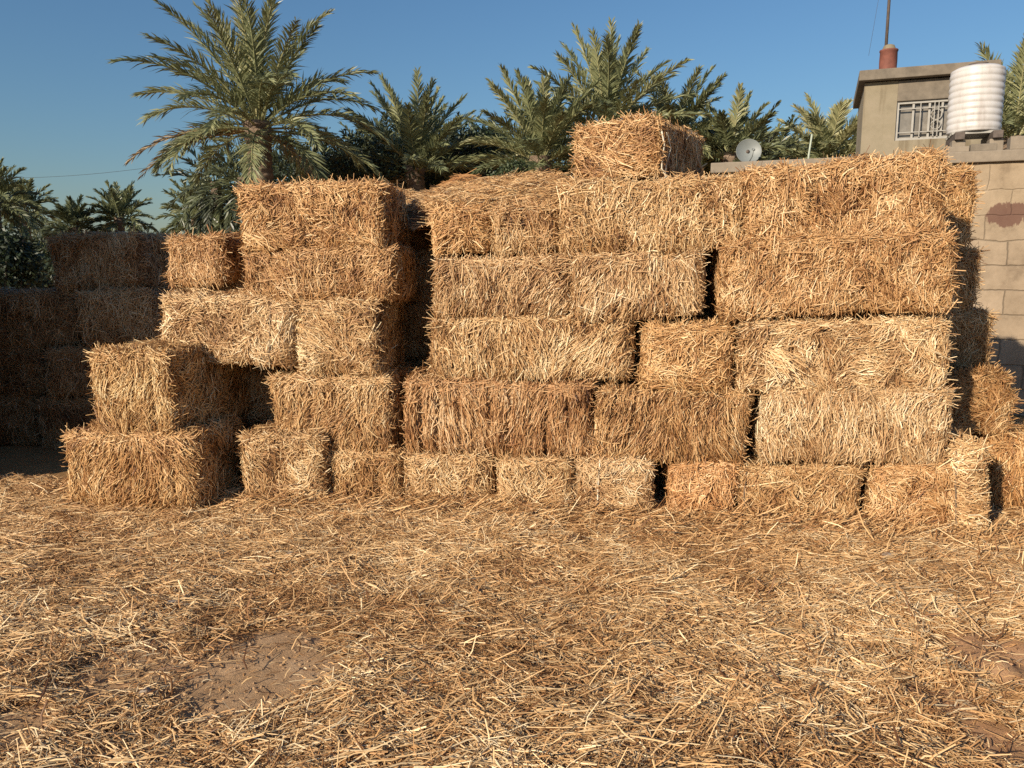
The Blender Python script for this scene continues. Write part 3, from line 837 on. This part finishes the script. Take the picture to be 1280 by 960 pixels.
# the far grove that reads as one dark mass
def grove():
    mb = MB(); rg = np.random.default_rng(9)
    spots = []
    for px in range(-60, 330, 30): spots.append((px, 308 + rg.uniform(-6, 10), 56 + rg.uniform(-4, 8), 1.7, .2))
    for px in range(-40, 320, 34): spots.append((px, 326 + rg.uniform(-6, 8), 36 + rg.uniform(-3, 3), 1.2, .12))
    for px in range(270, 480, 34): spots.append((px, 226 + rg.uniform(-8, 8), 30 + rg.uniform(-2, 3), 2.1, .2))
    for px in range(455, 990, 30): spots.append((px, 202 + rg.uniform(-8, 12), 29 + rg.uniform(-2, 4), 2.1, .2))
    for px in range(960, 1090, 26): spots.append((px, 204 + rg.uniform(-6, 6), 36, 1.9, .6))
    for px in range(1240, 1330, 26): spots.append((px, 190 + rg.uniform(-6, 6), 24, 1.7, .4))
    for px, py, Y, L, tn in spots:
        c = at(px, py, Y)
        crown_into(mb, c, rg, 30, L, R(-55), R(75), R(55), .42, tn + rg.normal(0, .05), .07, 24)
        # lower skirt and stem reach the ground
        mb.tube([(c[0], c[1], -.02), (c[0]+.05, c[1], c[2]*.5), (c[0], c[1], c[2])], .22, 7, mat=1, tone=.3)
        crown_into(mb, c - [0, 0, .8], rg, 12, L*.95, R(-75), R(-30), R(35), .42, tn*.6, .07, 22)
    o = mb.build('palm_grove', [M_FROND, M_TRUNK], smooth=False)
    tag(o, 'dark mass of low palms filling the gaps behind the single palms', 'palm grove', kind='stuff')
grove()

def bush(label, px, py, Y, rx, rz, n, seed, tone=.4, ls=.09):
    rg = np.random.default_rng(seed)
    c = at(px, py, Y); zc = c[2]
    root = empty('bush', (c[0], c[1], -.02))
    # clumps of leaves on a set of stems
    nc = 60
    cc = nrm(rg.normal(0, 1, (nc, 3)))*(rg.random((nc, 1))**.4)*np.array([rx, rx*.8, rz]) + [0, 0, zc]
    cc[:, 2] = np.maximum(cc[:, 2], .3)
    mb = MB()
    for p in cc[:22]: mb.tube([(rg.normal(0, .1), rg.normal(0, .1), 0), p*[.5, .5, .55] + rg.normal(0, .05, 3), p], [.04, .025, .01], 5, tone=.3)
    mb.build('stems', M_TRUNK, root)
    mb = MB()
    k = rg.integers(0, nc, n)
    P = cc[k] + rg.normal(0, 1, (n, 3))*.2*np.array([rx, rx, rz])
    d = nrm(rg.normal(0, 1, (n, 3))); w = nrm(np.cross(d, rg.normal(0, 1, (n, 3))))
    L = ls*rg.uniform(.6, 1.3, n)[:, None]
    V = np.stack([P, P + d*L*.5 + w*L*.22, P + d*L, P + d*L*.5 - w*L*.22], 1).reshape(-1, 3)
    mb.add(V, np.arange(n*4).reshape(-1, 4), tone=np.repeat(np.clip(tone + (vn(P*2.2, seed)-.5)*.6 + rg.normal(0, .12, n), 0, 1), 4))
    mb.build('leaves', M_BUSH, root, smooth=False)
    tag(root, label, 'bush')
bush('large dark bush at the left picture edge behind the shaded stack', 0, 330, 14., .62, .55, 9000, 3, .3)
bush('low dark bush behind the shaded stack below the lone distant palm', 150, 330, 24., 2.6, .6, 9000, 4, .25, .14)
bush('dark bush filling the gap between the tall palm and the young palm', 455, 212, 25., 2.6, .75, 9000, 5, .25, .14)
bush('dark leafy bush in the gap between the young palm and the bushy palm', 590, 200, 27., 1.7, .9, 9000, 6, .25, .14)
bush('small round clipped bush on the left of the shaggy palm foot', 641, 218, 20., .42, .32, 2600, 8, .75, .09)
bush('dark bush behind the right side of the lone bale', 880, 195, 27., 1.5, .75, 7000, 10, .25, .14)

# ------------------------------------------------------------------ the block house
HY = R(-21)
HO = at(1250, 208, 8.2); HO = np.array([HO[0], HO[1], 0.])
ch, sh = math.cos(HY), math.sin(HY)
def hl(p):
    d = np.asarray(p) - HO
    return np.array([d[0]*ch + d[1]*sh, -d[0]*sh + d[1]*ch, d[2]])
ZR0, ZR1 = 2.54, 2.655

def block_mat():
    m, nt, b = newmat('concrete_block')
    tc = N(nt, 'ShaderNodeTexCoord')
    s = N(nt, 'ShaderNodeSeparateXYZ'); nt.links.new(tc.outputs['Object'], s.inputs[0])
    xy = N(nt, 'ShaderNodeMath', operation='ADD'); nt.links.new(s.outputs[0], xy.inputs[0]); nt.links.new(s.outputs[1], xy.inputs[1])
    nz = N(nt, 'ShaderNodeTexNoise', i_Scale=5., i_Detail=3.); nt.links.new(tc.outputs['Object'], nz.inputs['Vector'])
    jit = N(nt, 'ShaderNodeMath', operation='MULTIPLY'); jit.inputs[1].default_value = .06; nt.links.new(nz.outputs[0], jit.inputs[0])
    x2 = N(nt, 'ShaderNodeMath', operation='ADD'); nt.links.new(xy.outputs[0], x2.inputs[0]); nt.links.new(jit.outputs[0], x2.inputs[1])
    z2 = N(nt, 'ShaderNodeMath', operation='ADD'); nt.links.new(s.outputs[2], z2.inputs[0]); nt.links.new(jit.outputs[0], z2.inputs[1])
    c = N(nt, 'ShaderNodeCombineXYZ'); nt.links.new(x2.outputs[0], c.inputs[0]); nt.links.new(z2.outputs[0], c.inputs[1])
    br = N(nt, 'ShaderNodeTexBrick', i_Scale=1.0); br.offset = .5
    br.inputs['Brick Width'].default_value = .46; br.inputs['Row Height'].default_value = .255
    br.inputs['Mortar Size'].default_value = .011; br.inputs['Mortar Smooth'].default_value = 1.0
    br.inputs['Color1'].default_value = (.31, .235, .16, 1); br.inputs['Color2'].default_value = (.36, .275, .19, 1); br.inputs['Mortar'].default_value = (.20, .15, .10, 1)
    nt.links.new(c.outputs[0], br.inputs['Vector'])
    n2 = N(nt, 'ShaderNodeTexNoise', i_Scale=3.2, i_Detail=8., i_Roughness=.7); nt.links.new(tc.outputs['Object'], n2.inputs['Vector'])
    r2 = ramp(nt, [(.28, (.50, .47, .44)), (.45, (.86, .85, .83)), (.7, (1.12, 1.12, 1.12))]); nt.links.new(n2.outputs[0], r2.inputs[0])
    col = mul(nt, br.outputs['Color'], r2.outputs[0])
    # upper course is smeared with plaster
    pl = N(nt, 'ShaderNodeMapRange'); pl.inputs[1].default_value = 1.7; pl.inputs[2].default_value = 2.1
    ad = N(nt, 'ShaderNodeMath', operation='ADD'); nt.links.new(s.outputs[2], ad.inputs[0])
    j2 = N(nt, 'ShaderNodeMath', operation='MULTIPLY_ADD'); j2.inputs[1].default_value = .5; j2.inputs[2].default_value = -.25; nt.links.new(n2.outputs[0], j2.inputs[0])
    nt.links.new(j2.outputs[0], ad.inputs[1]); nt.links.new(ad.outputs[0], pl.inputs[0])
    pc = mul(nt, mixc(nt, 0., (.35, .265, .175), (0, 0, 0)), r2.outputs[0])
    col = mixc(nt, pl.outputs[0], col, pc)
    # a splash of red brown paint with runs
    pp = hl(at(1264, 268, 8.2))
    def axis(sock, c0, w):
        a = N(nt, 'ShaderNodeMath', operation='SUBTRACT'); nt.links.new(sock, a.inputs[0]); a.inputs[1].default_value = c0
        d = N(nt, 'ShaderNodeMath', operation='DIVIDE'); nt.links.new(a.outputs[0], d.inputs[0]); d.inputs[1].default_value = w
        e = N(nt, 'ShaderNodeMath', operation='MULTIPLY'); nt.links.new(d.outputs[0], e.inputs[0]); nt.links.new(d.outputs[0], e.inputs[1])
        return e.outputs[0]
    q = N(nt, 'ShaderNodeMath', operation='ADD'); nt.links.new(axis(s.outputs[0], pp[0], .24), q.inputs[0]); nt.links.new(axis(s.outputs[2], pp[2], .13), q.inputs[1])
    mp = N(nt, 'ShaderNodeMapping'); mp.inputs['Scale'].default_value = (15, 15, 5); nt.links.new(tc.outputs['Object'], mp.inputs[0])
    n3 = N(nt, 'ShaderNodeTexNoise', i_Scale=1., i_Detail=8., i_Roughness=.7); nt.links.new(mp.outputs[0], n3.inputs['Vector'])
    q2 = N(nt, 'ShaderNodeMath', operation='MULTIPLY_ADD'); q2.inputs[1].default_value = 3.4; q2.inputs[2].default_value = -1.6; nt.links.new(n3.outputs[0], q2.inputs[0])
    q3 = N(nt, 'ShaderNodeMath', operation='ADD'); nt.links.new(q.outputs[0], q3.inputs[0]); nt.links.new(q2.outputs[0], q3.inputs[1])
    mk = N(nt, 'ShaderNodeMapRange'); mk.inputs[1].default_value = 1.0; mk.inputs[2].default_value = .75; mk.inputs[3].default_value = 0; mk.inputs[4].default_value = .85
    nt.links.new(q3.outputs[0], mk.inputs[0])
    col = mixc(nt, mk.outputs[0], col, (.115, .05, .035))
    nt.links.new(col, b.inputs['Base Color'])
    b.inputs['Roughness'].default_value = .9
    iv = N(nt, 'ShaderNodeMath', operation='MULTIPLY_ADD'); nt.links.new(br.outputs['Fac'], iv.inputs[0]); iv.inputs[1].default_value = -1.; nt.links.new(n2.outputs[0], iv.inputs[2])
    bump(nt, b, iv.outputs[0], .6, .015)
    return m
M_BLOCK = block_mat()
def plaster_mat():
    m, nt, b = newmat('stained_plaster')
    tc = N(nt, 'ShaderNodeTexCoord')
    n = N(nt, 'ShaderNodeTexNoise', i_Scale=4., i_Detail=9., i_Roughness=.7); nt.links.new(tc.outputs['Object'], n.inputs['Vector'])
    r = ramp(nt, [(.3, (.20, .165, .11)), (.5, (.25, .208, .14)), (.72, (.285, .235, .165))]); nt.links.new(n.outputs[0], r.inputs[0])
    mp = N(nt, 'ShaderNodeMapping'); mp.inputs['Scale'].default_value = (9, 9, .9); nt.links.new(tc.outputs['Object'], mp.inputs[0])
    n2 = N(nt, 'ShaderNodeTexNoise', i_Scale=1., i_Detail=6.); nt.links.new(mp.outputs[0], n2.inputs['Vector'])
    r2 = ramp(nt, [(.33, (.66, .62, .57)), (.47, (1, 1, 1))]); nt.links.new(n2.outputs[0], r2.inputs[0])
    nt.links.new(mul(nt, r.outputs[0], r2.outputs[0]), b.inputs['Base Color'])
    b.inputs['Roughness'].default_value = .9
    bump(nt, b, n.outputs[0], .3, .012)
    return m
M_PLASTER = plaster_mat()
M_CONC = simple('concrete', (.24, .195, .145), .9, 7, .22, .35)
M_CONCD = simple('weathered_concrete', (.17, .14, .105), .9, 6, .3, .35)
M_WHITEMETAL = simple('white_painted_steel', (.32, .30, .265), .5, 20, .12, .05)
M_RUST = simple('dark_steel', (.10, .075, .06), .7, 20, .3, .1)
M_TERRA = simple('clay_red', (.17, .058, .038), .8, 9, .3, .25)
M_DARKIN = simple('dark_room', (.03, .03, .03), .9, 4, .2, 0)
def glass_mat():
    m, nt, b = newmat('dusty_glass')
    tc = N(nt, 'ShaderNodeTexCoord'); n = N(nt, 'ShaderNodeTexNoise', i_Scale=7., i_Detail=5.); nt.links.new(tc.outputs['Object'], n.inputs['Vector'])
    r = ramp(nt, [(.35, (.14, .125, .105)), (.7, (.26, .235, .2))]); nt.links.new(n.outputs[0], r.inputs[0]); nt.links.new(r.outputs[0], b.inputs['Base Color'])
    b.inputs['Roughness'].default_value = .18
    return m
M_GLASS = glass_mat()

house = empty('block_house', HO, HY)
xl = hl(at(884, 210, 8.96))[0]
XR, YD = 4.5, 6.0
mb = MB(); mb.box((xl+.06, .05, -.05), (XR, .25, ZR0)); mb.box((xl+.06, .25, -.05), (xl+.26, YD-.1, ZR0)); mb.box((XR-.2, .25, -.05), (XR, YD-.1, ZR0)); mb.box((xl+.26, YD-.3, -.05), (XR-.2, YD-.1, ZR0))
mb.build('wall', M_BLOCK, house, smooth=False)
def bevelled(name, lo, hi, mat, parent, bev=.012):
    bm = bmesh.new(); bmesh.ops.create_cube(bm, size=1.0)
    for v in bm.verts: v.co = [lo[i] + (v.co[i]+.5)*(hi[i]-lo[i]) for i in range(3)]
    bmesh.ops.bevel(bm, geom=bm.edges[:], offset=bev, segments=2, profile=.6, affect='EDGES')
    me = bpy.data.meshes.new(name); bm.to_mesh(me); bm.free(); me.materials.append(mat)
    o = bpy.data.objects.new(name, me); COL.objects.link(o)
    if parent is not None: o.parent = parent
    return o
bevelled('roof_slab', (xl, 0, ZR0+.002), (XR+.1, YD, ZR1), M_CONC, house)
# rooftop room
A = hl(at(1078, 150, 11.6)); rx0, ry0 = A[0], A[1]
wl = hl(at(1180, 150, 11.35))[0]
k_ = (wl-rx0)/102.0                       # metres per picture pixel along this wall
rx1 = rx0 + k_*150; ry1 = ry0 + 1.9
zt = at(1078, 104, 11.6)[2]
zw0, zw1 = at(1140, 176, 11.45)[2], at(1140, 127, 11.45)[2]
wx0, wx1 = rx0 + k_*42, rx0 + k_*112
mb = MB()
z0 = ZR1 + .003
mb.box((rx0, ry0, z0), (wx0, ry0+.2, zt)); mb.box((wx1, ry0, z0), (rx1, ry0+.2, zt)); mb.box((wx0, ry0, z0), (wx1, ry0+.2, zw0)); 
mb.box((rx0, ry0+.2, z0), (rx0+.2, ry1, zt)); mb.box((rx1-.2, ry0+.2, z0), (rx1, ry1, zt)); mb.box((rx0+.2, ry1-.2, z0), (rx1-.2, ry1, zt))
mb.build('upper_wall', M_PLASTER, house, smooth=False)
bevelled('lintel', (wx0, ry0-.006, zw1), (wx1+.15, ry0+.2, zt-.003), M_CONCD, house)
bevelled('upper_roof', (rx0-.08, ry0-.13, zt+.012), (rx1+.1, ry1+.12, zt+.15), M_CONCD, house)
win = MB()
def bar(m, x0, z0_, x1, z1_, w=.018, y=None):
    y = ry0+.05 if y is None else y
    m.box((min(x0, x1)-w/2*(x0 == x1), y-.012, min(z0_, z1_)-w/2*(z0_ == z1_)), (max(x0, x1)+w/2*(x0 == x1), y+.012, max(z0_, z1_)+w/2*(z0_ == z1_)))
fw = .035
win.box((wx0+.002, ry0+.03, zw0+.002), (wx0+fw, ry0+.08, zw1-.002)); win.box((wx1-fw, ry0+.03, zw0+.002), (wx1-.002, ry0+.08, zw1-.002))
win.box((wx0+fw, ry0+.03, zw1-fw), (wx1-fw, ry0+.08, zw1-.002)); win.box((wx0+fw, ry0+.03, zw0+.002), (wx1-fw, ry0+.08, zw0+fw))
for f in (.30, .58, .8): bar(win, wx0+(wx1-wx0)*f, zw0+fw, wx0+(wx1-wx0)*f, zw1-fw, .028, ry0+.055)
wo = win.build('window', M_WHITEMETAL, house, smooth=False)
g = MB(); g.box((wx0+.004, ry0+.10, zw0+.004), (wx1-.004, ry0+.12, zw1-.004)); g.build('pane', M_GLASS, wo, smooth=False)
g = MB()
for f in (.42, .66, .73): bar(g, wx0+(wx1-wx0)*f, zw0+fw, wx0+(wx1-wx0)*f, zw1-fw, .010, ry0+.012)
for f in (.2, .8): bar(g, wx0+fw, zw0+(zw1-zw0)*f, wx1-fw, zw0+(zw1-zw0)*f, .012, ry0+.026)
for cxf, czf, rr in ((.70, .62, .07), (.70, .36, .06)):
    a = np.linspace(0, 2*math.pi, 17)
    g.tube(np.stack([wx0+(wx1-wx0)*cxf + rr*np.cos(a), np.full(17, ry0+.016), zw0+(zw1-zw0)*czf + rr*np.sin(a)], 1), .008, 6)
g.build('window_bars', M_WHITEMETAL, wo, smooth=False)
tag(house, 'beige block house with a flat concrete roof and a small rooftop room behind the stack', 'house')

# clay chimney pot and mast on the rooftop room
def W(p):
    return np.array([HO[0] + p[0]*ch - p[1]*sh, HO[1] + p[0]*sh + p[1]*ch, p[2]])
zc = zt + .155
pc = (rx0 + k_*29, ry0+.25)
mb = MB(); s_ = k_*11.5
hgt = 31*k_
mb.lathe([(0, 0), (s_*1.05, 0), (s_*1.05, .02), (s_*.97, .03), (s_*1.0, hgt*.5), (s_*.97, hgt-.03), (s_*1.04, hgt-.02), (s_*1.04, hgt), (s_*.8, hgt+.002), (0, hgt+.003)], 28)
pot = mb.build('chimney_pot', M_TERRA, loc=W((pc[0], pc[1], zc+.001)))
mb = MB(); mb.lathe([(s_*.78, hgt+.004), (s_*.6, hgt+.06), (s_*.3, hgt+.075), (0, hgt+.08)], 20); mb.build('cap', M_PLASTER, pot)
tag(pot, 'red clay chimney pot on the roof of the rooftop room', 'chimney')
mb = MB(); mb.tube([(0, 0, 0), (0, 0, 1.4), (0, 0, 2.8)], [.022, .02, .018], 10); mb.lathe([(0, 0), (.05, 0), (.05, .02), (.022, .03)], 12)
mast = mb.build('antenna_mast', M_RUST, loc=W((pc[0]-k_*3.0, pc[1]+s_*1.3+.02, zc+.001)))
tag(mast, 'thin dark mast rising beside the red chimney pot', 'mast')
mb = MB(); mb.tube([(-.0, .0, 2.7), (-.08, .02, 1.6), (-.22, .05, .3)], .002, 5); mb.build('guy_wire', M_RUST, mast)

# water tank on its stand
tp = hl(at(1216, 168, 9.7)); tz = at(1216, 167, 9.7)[2]
kt = (at(1252, 120, 9.7)[0] - at(1180, 120, 9.7)[0])
Rt = kt/2*.85; Ht = at(1216, 85, 9.7)[2] - tz
prof = [(0, 0), (Rt*.95, 0), (Rt*.97, .012)]
nr = 9; body_h = Ht*.93
for i in range(nr):
    za = .02 + (body_h-.03)*i/nr; zb = .02 + (body_h-.03)*(i+1)/nr
    for q, rr in ((.04, .972), (.13, .977), (.26, .995), (.5, 1.0), (.74, .995), (.87, .977), (.96, .972)):
        prof.append((Rt*rr, za + (zb-za)*q))
prof += [(Rt*.985, body_h), (Rt*.97, body_h+.02), (Rt*.80, body_h+.05), (Rt*.45, Ht-.01), (Rt*.44, Ht+.0), (0, Ht+.004)]
def tank_mat():
    m, nt, b = newmat('white_tank_plastic')
    tc = N(nt, 'ShaderNodeTexCoord')
    mp = N(nt, 'ShaderNodeMapping'); mp.inputs['Scale'].default_value = (9, 9, 1.6); nt.links.new(tc.outputs['Object'], mp.inputs[0])
    n = N(nt, 'ShaderNodeTexNoise', i_Scale=1., i_Detail=6.); nt.links.new(mp.outputs[0], n.inputs['Vector'])
    r = ramp(nt, [(.3, (.40, .36, .33)), (.5, (.54, .51, .48)), (.75, (.60, .58, .57))]); nt.links.new(n.outputs[0], r.inputs[0]); nt.links.new(r.outputs[0], b.inputs['Base Color'])
    b.inputs['Roughness'].default_value = .45
    return m
mb = MB(); mb.lathe(prof, 48)
tank = mb.build('water_tank', tank_mat(), loc=W((tp[0], tp[1], tz)))
mb = MB(); mb.lathe([(Rt*.40, Ht+.003), (Rt*.40, Ht+.03), (Rt*.36, Ht+.045), (0, Ht+.05)], 28); mb.build('lid', M_RUST, tank)
tag(tank, 'white ribbed plastic water tank on a stand at the roof edge', 'water tank')
st_ = empty('tank_stand', W((tp[0], tp[1], ZR1+.002)), HY)
hs = tz - ZR1 - .004
for sx in (-1, 1):
    bevelled('shade_beam', (sx*Rt*.66-.05, -Rt*1.5, hs-.115), (sx*Rt*.66+.05, Rt*1.15, hs-.032), M_RUST, st_, .005)  # dark colour stands in for the shaded sides of the block piers
    for yy in (-Rt*.95, Rt*.6):
        bevelled('block', (sx*Rt*.66-.07, yy-.10, 0), (sx*Rt*.66+.07, yy+.10, hs-.117), M_CONC, st_, .01)
m_ = MB()
for i in range(5): m_.box((-Rt*.88, -Rt*.8 + i*Rt*.36, hs-.03), (Rt*.88, -Rt*.8 + i*Rt*.36 + Rt*.24, hs-.002))
m_.build('slats', M_WHITEMETAL, st_, smooth=False)
tag(st_, 'stand of blocks, beams coloured dark for shade and slats under the white tank', 'tank stand')
def rblock(px, w, hh, d, label, fwd, mat=M_CONC, yaw=0., zo=0.):
    p = hl(at(px, 200, 8.6)); 
    o = bevelled('concrete_block', (-w/2, -d/2, 0), (w/2, d/2, hh), mat, None, .01)
    o.location = [float(c) for c in W((p[0], fwd, ZR1+.003+zo))]; o.rotation_euler = (0, 0, HY+yaw)
    tag(o, label, 'block', 'loose blocks on the roof edge')
rblock(1193, .20, .06, .16, 'grey block on the roof edge under the left side of the tank', .16, yaw=.05)
rblock(1222, .24, .075, .16, 'grey block on the roof edge below the middle of the tank', .15, M_CONCD)
rblock(1270, .30, .13, .2, 'longer block on the roof edge right of the tank stand', .14, yaw=-.03)

# satellite dish on its pole
dz = at(936, 203, 11.2)
dish = empty('satellite_dish', W((hl(at(936, 190, 11.2))[0], hl(at(936, 190, 11.2))[1], ZR1+.002)))
dc = at(936, 189, 11.2); rd = (at(951, 189, 11.2)[0]-at(921, 189, 11.2)[0])/2
mb = MB()
prof = [(rd*t, .16*rd*t*t*2 - .32*rd) for t in np.linspace(0, 1, 12)] + [(rd*1.03, .005), (rd*1.03, -.012), (rd*.98, -.012)] + [(rd*t, .16*rd*t*t*2 - .32*rd - .012) for t in np.linspace(.96, 0, 10)]
mb.lathe(prof, 40)
M_DISH = simple('dish_grey', (.20, .215, .205), .5, 6, .1, 0)
do = mb.build('reflector', M_DISH, dish)
hz = dc[2]-ZR1
do.location = (0, 0, hz); do.rotation_euler = (R(78), 0, R(-8))
mb = MB(); mb.tube([(0, .10, 0), (0, .10, hz*.6), (0, .09, hz)], .018, 10); mb.tube([(0, .1, hz), (0, .04, hz)], .025, 8); mb.build('pole', M_RUST, dish)
mb = MB(); mb.tube([(0, -.02, hz-rd*.95), (0, -.16, hz-rd*.6), (0, -.22, hz-rd*.12)], .007, 6); mb.tube([(0, -.24, hz-rd*.1), (0, -.19, hz-rd*.02)], .017, 8); mb.build('feed_arm', M_DISH, dish)
tag(dish, 'round grey satellite dish on the flat roof left of the house', 'satellite dish')
pp = at(1009, 205, 10.2); hp = at(1012, 168, 10.2)[2]
mb = MB(); mb.tube([(0, 0, 0), (.015, 0, (hp-ZR1)*.5), (.04, 0, hp-ZR1)], .012, 8); mb.lathe([(0, 0), (.07, 0), (.07, .05), (.03, .055)], 10)
lp = hl(pp)
po = mb.build('roof_post', simple('pale_green_post', (.38, .42, .33), .7, 10), loc=W((lp[0], max(lp[1], .3), ZR1+.002)))
tag(po, 'thin pale post standing on the roof right of the dish', 'post')

# unseen tall wall added at the left, only to throw shade over the far stack
mb = MB(); mb.box((-9.5, 0, -.05), (-3.79, .22, 3.3)); 
lw = mb.build('shade_wall', M_BLOCK, smooth=False, loc=(0, 5.42, 0))
tag(lw, 'unseen tall wall added left of the yard to shade the far left stack', 'wall')

# overhead cable from a pole on the left to the tall palm
p0, p1 = at(-120, 214, 30.), at(205, 189, 26.)
up = MB(); up.tube([(0, 0, 0), (0, 0, p0[2]*.5), (0, 0, p0[2]+.4)], [.12, .1, .08], 10); up.box((-.6, -.05, p0[2]-.05), (.6, .05, p0[2]+.05))
uo = up.build('utility_pole', M_CONCD, loc=(p0[0], p0[1]+.1, -.02)); tag(uo, 'utility pole left of the view holding the overhead cable', 'utility pole')
p1 = at(322, 186, 20.6)
tt = np.linspace(0, 1, 24)
pts = p0[None]*(1-tt[:, None]) + p1[None]*tt[:, None]; pts[:, 2] -= 4*.45*tt*(1-tt)
mb = MB(); mb.tube(pts, .005, 5); co = mb.build('overhead_cable', M_DARKIN)
tag(co, 'thin overhead cable crossing the sky left of the tall palm', 'cable')

# ------------------------------------------------------------------ light, sky, camera
SUN_A, SUN_E = R(42), R(23.5)
sl = bpy.data.lights.new('sun', 'SUN'); sl.energy = 5.0; sl.angle = R(.55); sl.color = (1.0, .87, .69)
so = bpy.data.objects.new('sun', sl); COL.objects.link(so)
d = Vector((math.sin(SUN_A)*math.cos(SUN_E), math.cos(SUN_A)*math.cos(SUN_E), -math.sin(SUN_E)))
so.rotation_euler = d.to_track_quat('-Z', 'Y').to_euler()
so.location = (-20, -20, 20)
w = bpy.data.worlds.new('World'); SC.world = w; w.use_nodes = True
nt = w.node_tree
bg = nt.nodes['Background']
sky = nt.nodes.new('ShaderNodeTexSky'); sky.sky_type = 'NISHITA'; sky.sun_disc = False
sky.sun_elevation = SUN_E; sky.sun_rotation = math.pi + SUN_A
sky.altitude = 100; sky.air_density = 1.5; sky.dust_density = .5; sky.ozone_density = 8.0
nt.links.new(sky.outputs[0], bg.inputs[0]); bg.inputs[1].default_value = .078

cam = bpy.data.cameras.new('camera'); co = bpy.data.objects.new('camera', cam); COL.objects.link(co)
cam.sensor_width = 36; cam.lens = F/1280*36; cam.clip_start = .05; cam.clip_end = 3000
co.location = (0, 0, CAMZ); co.rotation_euler = (math.pi/2 - PITCH, 0, 0)
SC.camera = co
SC.view_settings.view_transform = 'Standard'; SC.view_settings.look = 'None'
SC.view_settings.exposure = 0.36; SC.view_settings.gamma = 1.0; SC.view_settings.use_curve_mapping = False
SC.render.engine = 'CYCLES'
SC.cycles.use_denoising = False
SC.cycles.max_bounces = 6; SC.cycles.diffuse_bounces = 3; SC.cycles.glossy_bounces = 2
SC.cycles.transparent_max_bounces = 4
